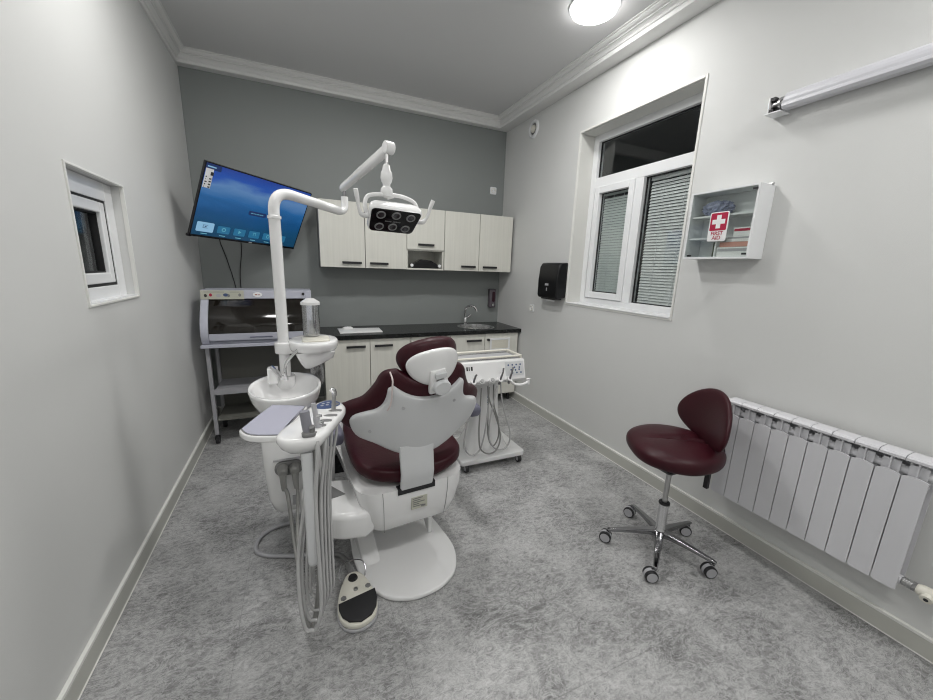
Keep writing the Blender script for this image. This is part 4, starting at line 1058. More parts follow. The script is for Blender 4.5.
# ================================================================== OPERATING LAMP
def dental_lamp():
    px, py = -0.090, 2.20
    t = thing('dental_lamp', 'white six-bulb dental lamp on a tall bent pole and folding arm', 'dental lamp', (px, py, 0.929))
    bm = bmesh.new(); cyl(bm, (px, py, 0.929), (px, py, 1.75), 0.0275, n=28); obj('pole', bm, WHITE, t)
    bm = bmesh.new(); lathe(bm, [(0.027, 1.744), (0.0325, 1.746), (0.0325, 1.758), (0.027, 1.762)], (px, py, 0), 28, cap=False); obj('pole_collar', bm, WHITE, t)
    e = V((0.275, 2.40, 1.842))
    def fillet(P, rad, k=10):
        P = [V(p) for p in P]; out = [P[0]]
        for a_, b_, c_, r_ in zip(P, P[1:], P[2:], rad):
            u1 = (a_ - b_).normalized(); u2 = (c_ - b_).normalized()
            for q_ in range(k + 1):
                t_ = q_ / k; p1 = b_ + u1 * r_; p2 = b_ + u2 * r_
                out.append(p1 * (1 - t_) ** 2 + b_ * 2 * t_ * (1 - t_) + p2 * t_ ** 2)
        return out + [P[-1]]
    bm = bmesh.new(); tube(bm, fillet([(px, py, 1.65), (px, py, 1.885), (e.x, e.y, 1.828), (e.x, e.y, 1.915)], (0.105, 0.045)), lambda u: 0.0262 - 0.006 * min(1, max(0, (u - 0.45) * 5)), 20, smooth=False); obj('bent_arm', bm, WHITE, t)
    bm = bmesh.new(); cyl(bm, (e.x, e.y, 1.91), (e.x, e.y, 1.958), 0.010, n=14); obj('pivot', bm, DARKCH, t)
    # spring arm
    a = V((e.x - 0.006, e.y + 0.01, 1.965)); b = V((0.418, 1.875, 2.065))
    d = (b - a).normalized()
    side = d.cross(V((0, 0, 1))).normalized(); up = side.cross(d)
    bm = bmesh.new(); loops = []
    L_ = (b - a).length
    for u, k in ((-0.025, 0.55), (-0.012, 0.85), (0.01, 1), (L_ * 0.35, 1.0), (L_ * 0.36, 1.08), (L_ - 0.01, 1.10), (L_ + 0.012, 0.9), (L_ + 0.024, 0.55)):
        c = a + d * u; loops.append([c + side * x * k + up * y * k for x, y in rrect(0, 0, 0.018, 0.0225, 0.016, 4)])
    loft(bm, loops); ar = obj('spring_arm', bm, WHITE, t, angle=50)
    bm = bmesh.new(); cyl(bm, b - side * 0.022, b + side * 0.022, 0.028, n=24); obj('elbow', bm, WHITE, t, bevel=0.004)
    bm = bmesh.new(); cyl(bm, b + V((-0.008, 0, -0.022)), b + V((-0.013, -0.009, -0.075)), 0.009, n=14); obj('pivot', bm, STEEL, t)
    # drop link
    c = V((0.404, 1.865, 0))
    bm = bmesh.new(); pr = [(0.010, 1.992), (0.016, 1.985), (0.020, 1.965), (0.026, 1.955), (0.028, 1.93), (0.024, 1.915), (0.018, 1.905), (0.018, 1.895), (0.027, 1.885), (0.029, 1.865), (0.022, 1.85), (0.012, 1.845)]
    lathe(bm, pr, (c.x, c.y, 0), 20); obj('drop_link', bm, WHITE, t)
    # head: plate facing down toward the chair
    hc = V((0.434, 1.846, 1.738)); yaw, pit, rol = RD(3.4), RD(51.1), RD(2.1)
    Mh = M4.Rotation(yaw, 4, 'Z') @ M4.Rotation(pit, 4, 'X') @ M4.Rotation(rol, 4, 'Y')
    Mh = M4.Translation(hc) @ Mh
    # local frame: x right, z up in the plate, -y is the lit face
    def hx(bm): bm.transform(Mh); return bm
    def ysl(poly_fn, steps):   # loft along local y
        bm = bmesh.new(); loft(bm, [[(x, y, z) for x, z in poly_fn(k)] for y, k in steps]); return bm
    tz = lambda k: [(x * (1.0 + 0.06 * (z / 0.07)), z) for x, z in rrect(0, 0, 0.115 * k, 0.070 * k, 0.020, 6)]
    hd = obj('lamp_housing', hx(ysl(tz, ((0.002, 1.0), (0.006, 1.03), (0.024, 1.05), (0.044, 1.0), (0.064, 0.86), (0.078, 0.6), (0.082, 0.3)))), WHITE, t, angle=50)
    obj('lamp_face', hx(ysl(tz, ((-0.0015, 0.95), (0.0, 0.985), (0.004, 0.99)))), BLACK, hd, angle=50)
    for i in range(3):
        for j in range(2):
            x = (i - 1) * 0.068; z = 0.036 - j * 0.072 + (0.004 if i == 1 else 0); x *= 1.0 + (0.06 if j == 0 else -0.05)
            bm = bmesh.new(); lathe(bm, [(0.0155, -0.0035), (0.018, -0.0055), (0.0215, -0.0045), (0.0225, -0.0015)], (x, 0, z), 28, axis='Y', cap=False); obj('reflector_ring', hx(bm), GREYP, hd)
            bm = bmesh.new(); lathe(bm, [(0.001, -0.0022), (0.0158, -0.003), (0.0158, -0.0012), (0.001, -0.0012)], (x, 0, z), 24, axis='Y'); obj('bulb_lens', hx(bm), mat('dark_lens', (0.03, 0.03, 0.035), 0.05, coat=1) if 'dark_lens' not in bpy.data.materials else bpy.data.materials['dark_lens'], hd)
    bm = bmesh.new(); x = -0.045
    for w in (0.008, 0.004, 0.007, 0.005): box(bm, x, -0.0024, -0.002, x + w, -0.0014, 0.004); x += w + 0.002
    x += 0.006
    for w in (0.004, 0.006, 0.008, 0.004, 0.007): box(bm, x, -0.0024, -0.002, x + w, -0.0014, 0.004); x += w + 0.002
    obj('face_marking', hx(bm), GREYP, hd, smooth=False)
    # yoke bow over the head, plus two grip handles
    yk = [(-0.122, 0.028, 0.0), (-0.134, 0.060, 0.025), (-0.118, 0.092, 0.052), (-0.05, 0.103, 0.062), (0.0, 0.104, 0.064), (0.05, 0.103, 0.062), (0.105, 0.090, 0.050), (0.124, 0.060, 0.025), (0.122, 0.028, 0.0)]
    bm = bmesh.new(); tube(bm, yk, 0.0095, 12); obj('yoke', hx(bm), WHITE, hd)
    q = Mh @ V((0.0, 0.104, 0.064))
    bm = bmesh.new(); cyl(bm, q, (c.x, c.y, 1.85), 0.013, 0.014, 18); obj('yoke_stem', bm, WHITE, hd)
    for s in (-1, 1):
        h = [(s * 0.122, 0.02, 0.0), (s * 0.150, 0.018, 0.005), (s * 0.166, 0.03, 0.03), (s * 0.176, 0.055, 0.065), (s * 0.186, 0.075, 0.095)]
        bm = bmesh.new(); tube(bm, h, lambda u: 0.011 if u < 0.3 else 0.009 + 0.002 * sin(u * 9), 12); obj('grip_handle', hx(bm), WHITE, hd)
dental_lamp()

# ================================================================== INSTRUMENT CONSOLE + TRAY
def console():
    t = thing('instrument_console', 'white instrument console with lavender tray, hoses and handpieces left of the chair', 'instrument console', (0.03, 1.42, 0.9))
    out = [(-0.096, 1.294), (-0.086, 1.345), (-0.04, 1.433), (0.012, 1.543), (0.047, 1.587), (0.083, 1.606), (0.122, 1.586), (0.145, 1.535), (0.142, 1.476), (0.099, 1.375), (0.058, 1.28), (0.025, 1.246), (-0.024, 1.237), (-0.069, 1.250)]
    sm = spline2(out, 4)
    bm = bmesh.new()
    loops = []
    for z, k in ((0.905, -0.045), (0.912, -0.028), (0.928, -0.010), (0.948, 0.0), (0.962, 0.0), (0.970, -0.005), (0.973, -0.016)):
        loops.append([(x, y, z) for x, y in offset_poly(sm, k)])
    loft(bm, loops); cs = obj('console_body', bm, WHITE, t, angle=50)
    # holder cradles along the right edge
    for x, y in ((-0.003, 1.285), (0.030, 1.335), (0.052, 1.375), (0.075, 1.42), (0.096, 1.465)):
        bm = bmesh.new(); bm2 = spline2([(x - 0.016, y + 0.004), (x, y - 0.008), (x + 0.028, y - 0.012), (x + 0.032, y + 0.004), (x + 0.006, y + 0.014)], 3)
        prism(bm, bm2, 0.9715, 0.9742); obj('cradle', bm, GREYP, cs, smooth=False)
    # control panel at the far end
    bm = bmesh.new(); prism(bm, spline2([(0.045, 1.555), (0.085, 1.585), (0.120, 1.565), (0.128, 1.525), (0.085, 1.495), (0.04, 1.51)], 4), 0.973, 0.9748); cp = obj('control_panel', bm, BLUEI, cs, smooth=False)
    for x, y in ((0.066, 1.552), (0.085, 1.558), (0.06, 1.53), (0.080, 1.533)):
        bm = bmesh.new(); cyl(bm, (x, y, 0.9747), (x, y, 0.9758), 0.006, n=14); obj('touch_key', bm, LGREY, cp)
    bm = bmesh.new(); lathe(bm, [(0.001, 0.9755), (0.014, 0.9755), (0.017, 0.9747), (0.001, 0.9747)], (0.110, 1.535, 0), 20); obj('dial', bm, GREYP, cp)
    # tray
    tr = [(-0.213, 1.405), (-0.208, 1.443), (-0.14, 1.616), (-0.112, 1.636), (-0.014, 1.591), (0.0, 1.555), (-0.077, 1.335), (-0.098, 1.320), (-0.178, 1.35)]
    s2 = spline2(tr, 3)
    bm = bmesh.new(); slab(bm, s2, 0.938, 0.9615, 0.006); tb = obj('tray', bm, WHITE, t, angle=50)
    bm = bmesh.new(); prism(bm, offset_poly(s2, -0.009), 0.9615, 0.9650); obj('tray_mat', bm, LAV, tb, smooth=False)
    bm = bmesh.new(); prism(bm, offset_poly(s2, -0.0055), 0.9612, 0.9628); obj('mat_edge', bm, GREYP, tb, smooth=False)
    obj('tray_bracket', nb((-0.10, 1.40, 0.915, 0.0, 1.45, 0.937)), WHITE, tb, smooth=False)
    # support arm back to the unit
    bm = bmesh.new(); tube(bm, [(0.02, 1.45, 0.90), (0.02, 1.50, 0.86), (0.02, 1.66, 0.80), (0.01, 1.83, 0.70), (0.0, 1.935, 0.62)], 0.022, 14); obj('support_arm', bm, WHITE, t)
    # white hose guard
    bm = bmesh.new(); loft(bm, [[(x, y, z) for x, y in rrect(-0.006, 1.262, 0.0185 * k, 0.008 * k, 0.007 * k, 4)] for z, k in ((0.468, 0.35), (0.472, 0.7), (0.482, 0.93), (0.495, 1), (0.912, 1))]); obj('hose_guard', bm, WHITE2, t, angle=60)
    # handpieces
    def hp(name, base, top, r, m, prof=None):
        b = V(base); e = V(top); bm = bmesh.new()
        tube(bm, [b + (e - b) * k for k in (0, 0.25, 0.5, 0.75, 1.0)], prof or (lambda u: r * (1 - 0.15 * u)), 14, 4); return obj(name, bm, m, t)
    a = hp('suction_handpiece', (0.004, 1.268, 0.965), (-0.006, 1.275, 1.056), 0.0135, mat('grey_handpiece', (0.24, 0.24, 0.27), 0.35), lambda u: 0.0145 + 0.002 * sin(3 * u) + (0.001 if u > 0.85 else 0))
    bm = bmesh.new(); slab(bm, rrect(0.004, 1.262, 0.022, 0.016, 0.012, 4), 0.971, 0.988, 0.006); tube(bm, [(0.014, 1.258, 0.985), (0.016, 1.255, 1.0), (0.014, 1.252, 1.008)], 0.009, 10); obj('lever_block', bm, GREYP, a)
    a = hp('saliva_handpiece', (0.036, 1.325, 0.965), (0.025, 1.345, 1.055), 0.011, LGREY, lambda u: 0.012 if u < 0.5 else 0.009)
    bm = bmesh.new(); cyl(bm, (0.036, 1.328, 0.99), (0.052, 1.318, 0.99), 0.007, n=12); cyl(bm, (0.034, 1.33, 1.012), (0.048, 1.322, 1.015), 0.005, n=12); obj('control_lever', bm, CHROME, a)
    a = hp('air_syringe', (0.098, 1.470, 0.965), (0.104, 1.478, 1.038), 0.0085, STEEL)
    bm = bmesh.new(); tube(bm, [(0.104, 1.478, 1.030), (0.105, 1.478, 1.045), (0.101, 1.476, 1.055), (0.095, 1.47, 1.052)], 0.0095, 12); obj('syringe_head', bm, CHROME, a)
    # five hanging hoses: down from the cradles, a loop, up to the underside
    sp = [(0.022, 1.262, 0.035, 0.20, 0.0072), (0.048, 1.30, 0.05, 0.22, 0.006), (0.060, 1.345, 0.065, 0.24, 0.0052), (0.078, 1.40, 0.075, 0.27, 0.0052), (0.10, 1.45, 0.08, 0.30, 0.0052)]
    for i, (x, y, dx, zb, r) in enumerate(sp):
        rnd = random.Random(i + 3); j = rnd.uniform(-0.006, 0.006)
        x2, y2 = x - 0.045 - 0.008 * i, y + 0.055 - i * 0.006
        lx = -0.040 + i * 0.0125
        pts = [(x + 0.006, y - 0.010, 0.955), (x + 0.004, y - 0.018, 0.90), (x * 0.7 + j, y * 0.6 + 0.50, 0.72), (lx + 0.052, 1.245 + 0.02 * i, 0.45), (lx + 0.050, 1.245 + 0.02 * i, 0.30), (lx + 0.030, 1.25 + 0.02 * i, zb + 0.008), (lx + 0.012, 1.255 + 0.02 * i, zb), (lx - 0.008, 1.26 + 0.02 * i, zb + 0.012), (lx - 0.020, 1.27 + 0.02 * i, 0.32), (lx - 0.012 + j, 1.29 + 0.018 * i, 0.50), (x2 * 0.8, y2, 0.74), (x2, y2 + 0.01, 0.91)]
        bm = bmesh.new(); tube(bm, pts, r, 10, 7); obj('instrument_hose', bm, HOSE, t)
console()

# ================================================================== FLOOR HOSE + FOOT PEDAL
def floor_things():
    bm = bmesh.new()
    tube(bm, [(0.10, 2.20, 0.0115), (0.02, 2.21, 0.0115), (-0.075, 2.195, 0.0115), (-0.17, 2.20, 0.0115), (-0.24, 2.17, 0.0115), (-0.285, 2.11, 0.0115), (-0.29, 2.03, 0.0115), (-0.24, 1.97, 0.0115), (-0.15, 1.93, 0.0115), (-0.06, 1.90, 0.0115), (0.03, 1.90, 0.0115), (0.10, 1.955, 0.0115), (0.16, 2.02, 0.0115)], 0.011, 12, 7)
    tag(obj('floor_hose', bm, mat('pale_grey_tube', (0.38, 0.38, 0.40), 0.4)), 'pale grey tube looping on the floor under the dental unit', 'hose')
    t = thing('foot_pedal', 'white foot pedal with black tread and wire handle on the floor', 'foot pedal', (0.16, 1.50, 0))
    P = [(0.138, 1.655), (0.185, 1.66), (0.22, 1.62), (0.245, 1.53), (0.252, 1.44), (0.225, 1.378), (0.165, 1.352), (0.105, 1.372), (0.075, 1.43), (0.078, 1.51), (0.105, 1.60)]
    s = spline2(P, 4)
    bm = bmesh.new(); slab(bm, s, 0.001, 0.014, 0.004); b = obj('pedal_base', bm, LGREY, t, angle=50)
    bm = bmesh.new(); slab(bm, offset_poly(s, -0.004), 0.014, 0.040, 0.008); obj('pedal_cover', bm, WARMW, t, angle=50)
    tr = [(0.083, 1.482), (0.249, 1.512), (0.250, 1.46), (0.238, 1.415), (0.212, 1.380), (0.165, 1.362), (0.118, 1.378), (0.092, 1.41), (0.082, 1.45)]
    bm = bmesh.new(); slab(bm, [p for p in spline2(tr, 1)], 0.040, 0.050, 0.003); obj('tread', bm, BLACKM, t, angle=50)
    bm = bmesh.new(); lathe(bm, [(0.001, 0.050), (0.020, 0.049), (0.023, 0.040), (0.001, 0.040)], (0.162, 1.615, 0), 24); obj('round_button', bm, BLACKM, t)
    bm = bmesh.new(); lathe(bm, [(0.001, 0.047), (0.008, 0.046), (0.011, 0.040), (0.001, 0.040)], (0.166, 1.545, 0), 20); obj('centre_screw', bm, STEEL, t)
    for x, y in ((0.108, 1.512), (0.222, 1.545)):
        bm = bmesh.new(); cyl(bm, (x, y, 0.040), (x, y, 0.045), 0.014, 0.011, 6); obj('side_button', bm, GREYP, t)
    bm = bmesh.new(); tube(bm, [(0.110, 1.62, 0.02), (0.102, 1.65, 0.045), (0.115, 1.68, 0.07), (0.165, 1.69, 0.078), (0.215, 1.68, 0.07), (0.228, 1.65, 0.045), (0.218, 1.62, 0.02)], 0.0028, 8); obj('wire_handle', bm, DARKCH, t)
    bm = bmesh.new(); tube(bm, [(0.160, 1.65, 0.020), (0.158, 1.70, 0.020), (0.150, 1.76, 0.0185), (0.12, 1.82, 0.0185), (0.06, 1.85, 0.0185), (0.02, 1.87, 0.0185)], lambda u: 0.0165 if u < 0.3 else 0.0125, 12); obj('pedal_cable', bm, GREYP, t)
    # black bag on the floor behind
    t = thing('black_bin', 'small black bin with crumpled liner on the floor between unit and chair', 'bin', (0.19, 2.78, 0))
    bm = bmesh.new(); loft(bm, [[(x, y, z) for x, y in rrect(0.19, 2.78, a, a, 0.03, 4)] for z, a in ((0.001, 0.085), (0.04, 0.088), (0.24, 0.098))]); obj('bin_body', bm, BLACK, t, angle=50)
    bm = bmesh.new(); lps = []
    for z, a in ((0.15, 0.097), (0.20, 0.104), (0.242, 0.106), (0.25, 0.098), (0.245, 0.09)):
        lps.append([(x + 0.004 * sin(i * 2.3 + z * 60), y + 0.004 * cos(i * 1.7 + z * 50), z + 0.006 * sin(i * 1.9)) for i, (x, y) in enumerate(rrect(0.19, 2.78, a, a, 0.03, 6))])
    loft(bm, lps); obj('liner', bm, BLACKM, t, angle=20)
floor_things()

# ================================================================== TREATMENT CART (right)
def treatment_cart():
    t = thing('treatment_cart', 'white dental instrument cart on casters between the chair and cabinets', 'cart', (1.35, 2.57, 0))
    rz = 0
    x0, x1, y0, y1 = 1.05, 1.615, 2.35, 2.78
    bm = bmesh.new(); slab(bm, rrect((x0 + x1) / 2, (y0 + y1) / 2, (x1 - x0) / 2, (y1 - y0) / 2, 0.03, 4), 0.058, 0.098, 0.008); obj('base', bm, WHITE, t, angle=50)
    for x, y in ((x0 + 0.05, y0 + 0.03), (x1 - 0.05, y0 + 0.03), (x0 + 0.05, y1 - 0.05), (x1 - 0.05, y1 - 0.05)):
        bm = bmesh.new(); tube(bm, [(x, y, 0.062), (x, y, 0.05), (x, y + 0.012, 0.035)], 0.012, 10); box(bm, x - 0.014, y - 0.01, 0.050, x + 0.014, y + 0.03, 0.058); c = obj('caster', bm, GREYP, t)
        bm = bmesh.new(); cyl(bm, (x - 0.013, y - 0.012, 0.032), (x + 0.013, y - 0.012, 0.032), 0.0315, n=24); obj('wheel', bm, BLACKM, c)
        bm = bmesh.new(); lathe(bm, [(0.001, x - 0.016), (0.018, x - 0.015), (0.020, x - 0.012), (0.020, x + 0.012), (0.018, x + 0.015), (0.001, x + 0.016)], (0, y - 0.012, 0.032), 20, axis='X'); obj('hub_cap', bm, LGREY, c)
    # column, flared at the foot
    bm = bmesh.new(); loops = []
    for z, xa, xb, ya, yb in ((0.097, 1.13, 1.52, 2.43, 2.72), (0.14, 1.16, 1.50, 2.46, 2.70), (0.22, 1.20, 1.475, 2.49, 2.69), (0.34, 1.235, 1.46, 2.51, 2.68), (0.50, 1.25, 1.45, 2.52, 2.67), (0.70, 1.25, 1.455, 2.52, 2.67)):
        loops.append([(x, y, z) for x, y in rrect((xa + xb) / 2, (ya + yb) / 2, (xb - xa) / 2, (yb - ya) / 2, 0.05, 5)])
    loft(bm, loops); cl = obj('column', bm, WHITE, t, angle=60)
    bm = bmesh.new(); x = 1.335
    for i, h in enumerate((0.016, 0.010, 0.014, 0.018, 0.010, 0.014, 0.012)):
        z = 0.585 - i * 0.021; box(bm, x, 2.518, z, x + 0.012, 2.5195, z + h)
    obj('blue_emblem', bm, BLUEI, cl, smooth=False)
    # head: sloping front, tray recess with a railing
    hx0, hx1 = 0.98, 1.565
    pr = [(2.36, 0.702), (2.345, 0.722), (2.385, 0.860), (2.40, 0.866), (2.62, 0.866), (2.635, 0.855), (2.635, 0.70), (2.40, 0.685)]
    bm = bmesh.new(); loft(bm, [[(x, y, z) for y, z in [((p[0] - 2.52) * k + 2.52, (p[1] - 0.79) * k + 0.79) for p in pr]] for x, k in ((hx0 - 0.012, 0.90), (hx0, 1.0), (hx1, 1.0), (hx1 + 0.014, 0.90))]); hd = obj('head', bm, WHITE, t, angle=40, bevel=0.004)
    obj('tray_recess', nb((hx0 + 0.02, 2.425, 0.8655, hx1 - 0.03, 2.60, 0.868)), LGREY, hd, smooth=False)
    bm = bmesh.new(); ra = [(hx0 + 0.005, 2.41), (hx1 - 0.015, 2.41), (hx1 - 0.015, 2.615), (hx0 + 0.005, 2.615)]
    for i in range(4): 
        p, q = ra[i], ra[(i + 1) % 4]; cyl(bm, (*p, 0.886), (*q, 0.886), 0.0085, n=10); cyl(bm, (*p, 0.866), (*p, 0.892), 0.0095, n=10)
    obj('railing', bm, WARMW, t)
    bm = bmesh.new(); bm_ = [(hx0 + 0.012, 2.412), (hx1 - 0.022, 2.412), (hx1 - 0.022, 2.416), (hx0 + 0.012, 2.416)]
    prism(bm, bm_, 0.867, 0.880); prism(bm, [(a, b + 0.20) for a, b in bm_], 0.867, 0.880); obj('clear_panel', bm, CLEAR, t, smooth=False)
    # keypad on the sloping face
    def face(x, v, e=0.0):   # v 0..1 up the slope
        a = V((x, 2.345, 0.722)); b = V((x, 2.385, 0.860)); n = V((0, -0.137, 0.04)).normalized()
        return a + (b - a) * v + n * e
    def fquad(bm, xa, xb, va, vb, e0, e1):
        lo = [face(xa, va, e0), face(xb, va, e0), face(xb, vb, e0), face(xa, vb, e0)]; hi = [face(xa, va, e1), face(xb, va, e1), face(xb, vb, e1), face(xa, vb, e1)]
        loft(bm, [lo, hi])
    bm = bmesh.new(); fquad(bm, 1.395, 1.555, 0.18, 0.92, 0.0005, 0.003); kp = obj('keypad', bm, WHITE2, hd, smooth=False)
    kk = [(0.12, 0.85), (0.37, 0.85), (0.62, 0.85), (0.87, 0.85), (0.50, 0.62), (0.80, 0.60), (0.28, 0.42), (0.55, 0.38), (0.78, 0.42), (0.35, 0.14), (0.62, 0.14), (0.88, 0.14)]
    for a, b in kk:
        bm = bmesh.new(); x = 1.405 + a * 0.14; v = 0.24 + b * 0.60; cyl(bm, face(x, v, 0.003), face(x, v, 0.0045), 0.0068, n=10); obj('key', bm, BLUEI, kp)
    bm = bmesh.new()
    for k, w in enumerate((0.012, 0.008, 0.014)): fquad(bm, 1.075 + k * 0.018, 1.075 + k * 0.018 + w, 0.62, 0.82, 0.0005, 0.0015)
    obj('front_emblem', bm, INK, hd, smooth=False)
    # side handle
    bm = bmesh.new(); tube(bm, [(1.44, 2.36, 0.712), (1.455, 2.325, 0.690), (1.50, 2.31, 0.682), (1.555, 2.315, 0.690), (1.58, 2.32, 0.705)], 0.010, 12); cyl(bm, (1.577, 2.32, 0.678), (1.577, 2.32, 0.722), 0.015, n=16); obj('handle', bm, WHITE, t)
    # handpieces in holders and drooping hoses
    for i, (x, k) in enumerate(((1.115, 0), (1.18, 1), (1.265, 1), (1.335, 2), (1.415, 2))):
        bm = bmesh.new(); p = face(x, 0.02, 0.004); cyl(bm, p + V((0, 0.01, -0.01)), p + V((0, -0.02, 0.012)), 0.020, n=16); obj('holder', bm, WHITE, hd)
        bm = bmesh.new()
        if k == 1: cyl(bm, p + V((0, -0.012, 0.005)), p + V((0, -0.028, 0.018)), 0.016, 0.014, 16)
        else: tube(bm, [p + V((-0.005, -0.010, -0.03)), p + V((0, -0.018, 0.015)), p + V((0.012, -0.020, 0.055)), p + V((0.022, -0.016, 0.095 if k == 2 else 0.06))], lambda u: 0.0095 - 0.003 * u, 10)
        obj('handpiece', bm, STEEL if k == 1 else DARKCH, t)
    def cp(cx_, cy_, y=2.34):
        z = 0.70 - (cy_ - 220) / 415 * 0.56
        return V((1.0 + (cx_ - 100) / 355 * 0.57 + 0.026 * (0.7 - z) / 0.56, y, z))
    for i, lp in enumerate([[(185, 225), (165, 330), (135, 470), (128, 570), (165, 632), (212, 605), (240, 500), (258, 360), (262, 235)], [(215, 235), (208, 380), (205, 520), (215, 605), (262, 646), (310, 622), (326, 540), (300, 420), (268, 320), (262, 240)],
                           [(300, 235), (280, 350), (262, 480), (268, 570), (300, 625), (340, 640), (378, 612), (386, 540), (362, 440), (342, 340), (335, 235)], [(262, 240), (258, 400), (262, 540), (290, 610), (322, 560), (322, 460), (300, 360), (300, 240)]]):
        n_ = len(lp); pts = [cp(a_, b_, 2.325 + 0.012 * i + (0.05 * j_ / n_)) for j_, (a_, b_) in enumerate(lp)]
        bm = bmesh.new(); tube(bm, pts, 0.0058, 8, 7); obj('hose', bm, HOSED if i % 2 else HOSE, t)
treatment_cart()

# ================================================================== UV CABINET ON CART
def uv_cabinet():
    t = thing('sterile_cabinet', 'blue-grey sterile instrument cabinet with curved smoked lid, on the wheeled stand', 'sterilizer cabinet', (-0.31, 3.68, 0.84))
    x0, x1 = -0.728, 0.100; yb = 3.92
    def side(inset=0): return [(3.52, 0.868), (3.498, 0.90), (3.488, 0.945), (3.495, 1.0), (3.514, 1.05), (3.545, 1.10), (3.582, 1.15), (3.617, 1.19), (3.64, 1.215), (3.645, 1.292), (yb, 1.292), (yb, 0.868)]
    for xa, xb_ in ((x0, x0 + 0.055), (x1 - 0.050, x1)):
        bm = bmesh.new(); prism(bm, side(), xa, xb_, 'X'); obj('side_cheek', bm, UVM, t, bevel=0.006)
    obj('back_panel', nb((x0 + 0.055, yb - 0.01, 0.885, x1 - 0.050, yb, 1.292)), UVM, t, smooth=False)
    obj('bottom', nb((x0 + 0.055, 3.53, 0.868, x1 - 0.050, yb - 0.01, 0.885)), UVM, t, smooth=False)
    bm = bmesh.new(); prism(bm, [(3.641, 1.222), (3.646, 1.291), (yb - 0.01, 1.291), (yb - 0.01, 1.222)], x0 + 0.055, x1 - 0.050, 'X'); tp = obj('top_box', bm, UVM, t, bevel=0.003)
    # curved lid: dark glass and lower rail
    bm = bmesh.new(); fr = [(3.495, 0.955), (3.503, 1.00), (3.512, 1.025), (3.522, 1.05), (3.536, 1.075), (3.553, 1.10), (3.571, 1.125), (3.590, 1.15), (3.608, 1.171), (3.625, 1.19), (3.648, 1.218)]
    prism(bm, fr + [(y + 0.005, z) for y, z in reversed(fr)], x0 + 0.057, x1 - 0.052, 'X'); obj('smoked_lid', bm, DGLASS, t, angle=30)
    bm = bmesh.new(); prism(bm, [(3.500, 0.893), (3.492, 0.90), (3.489, 0.952), (3.505, 0.954), (3.53, 0.90), (3.53, 0.888)], x0 + 0.057, x1 - 0.052, 'X'); rl = obj('lid_rail', bm, UVM, t, bevel=0.002)
    bm = bmesh.new(); tube(bm, [(-0.385, 3.49, 0.920), (-0.383, 3.474, 0.922), (-0.225, 3.474, 0.922), (-0.223, 3.49, 0.920)], 0.005, 8, smooth=False); obj('lid_handle', bm, mat('slate_handle', (0.10, 0.11, 0.16), 0.4), rl)
    obj('base_lip', nb((x0 - 0.006, 3.478, 0.842, x1 + 0.006, yb, 0.867)), UVM, t, smooth=False, bevel=0.003)
    # cream control strip with icons, right badge, dark button
    def yz(z): return 3.5508 + (z - 1.222) * (0.0055 / 0.069)
    obj('control_strip', nb((x0 + 0.004, 3.636, 1.218, -0.420, 3.6395, 1.290)), LABELM, tp, smooth=False)
    cs = [o_ for o_ in tp.children][-1]
    for i, (x, m) in enumerate(((-0.690, INK), (-0.655, REDS), (-0.60, LGREY), (-0.55, BLUEI), (-0.53, GREYP), (-0.45, GREYP))):
        bm = bmesh.new(); lathe(bm, [(0.001, 3.6350), (0.013, 3.6352), (0.013, 3.6365), (0.001, 3.6365)], (x, 0, 1.248 + 0.005 * (i % 2)), 18, sx=1.4 if i in (2, 3) else 0.8, axis='Y'); obj('strip_button', bm, m, cs)
    bm = nb((-0.700, 3.6350, 1.275, -0.56, 3.6362, 1.279), (-0.52, 3.6350, 1.275, -0.45, 3.6362, 1.279)); obj('strip_lines', bm, GREYP, cs, smooth=False)
    bm = bmesh.new(); lathe(bm, [(0.001, 3.637), (0.026, 3.6375), (0.027, 3.642), (0.001, 3.642)], (-0.32, 0, 1.256), 28, sx=1.3, sy=0.75, axis='Y'); bd = obj('oval_badge', bm, PAPERW, tp)
    bm = nb((-0.338, 3.6355, 1.252, -0.322, 3.6372, 1.260), (-0.318, 3.6355, 1.252, -0.302, 3.6372, 1.258)); obj('badge_marks', bm, mat('badge_red', (0.35, 0.12, 0.10), 0.5), bd, smooth=False)
    bm = bmesh.new(); cyl(bm, (0.035, 3.646, 1.262), (0.035, 3.633, 1.262), 0.012, n=18); obj('button', bm, BLACKM, tp)
    # stand
    s = thing('wheeled_stand', 'grey metal wheeled stand with shelves under the sterile instrument cabinet', 'stand', (-0.31, 3.70, 0))
    GM = mat('grey_painted_steel', (0.33, 0.33, 0.35), 0.4)
    for x, y in ((-0.700, 3.535), (0.075, 3.535), (-0.700, 3.895), (0.075, 3.895)):
        lg = obj('leg', nb((x - 0.014, y - 0.014, 0.085, x + 0.014, y + 0.014, 0.841)), GM, s, smooth=False, bevel=0.003)
        bm = bmesh.new(); cyl(bm, (x, y, 0.05), (x, y, 0.086), 0.012, n=12); box(bm, x - 0.018, y - 0.018, 0.04, x + 0.018, y + 0.024, 0.066); c = obj('caster', bm, BLACKM, lg)
        bm = bmesh.new(); cyl(bm, (x - 0.014, y + 0.006, 0.029), (x + 0.014, y + 0.006, 0.029), 0.0285, n=22); obj('wheel', bm, BLACKM, c)
    bm = nb((-0.686, 3.528, 0.452, 0.061, 3.90, 0.466)); box(bm, -0.686, 3.522, 0.436, 0.061, 3.528, 0.486); box(bm, -0.686, 3.90, 0.452, 0.061, 3.905, 0.486); obj('shelf', bm, GM, s, smooth=False)
    OL = mat('olive_grey_panel', (0.13, 0.13, 0.115), 0.6)
    obj('shelf', nb((-0.686, 3.528, 0.205, 0.061, 3.90, 0.219)), OL, s, smooth=False)
    obj('back_panel', nb((-0.690, 3.898, 0.205, 0.065, 3.903, 0.80)), OL, s, smooth=False)
uv_cabinet()

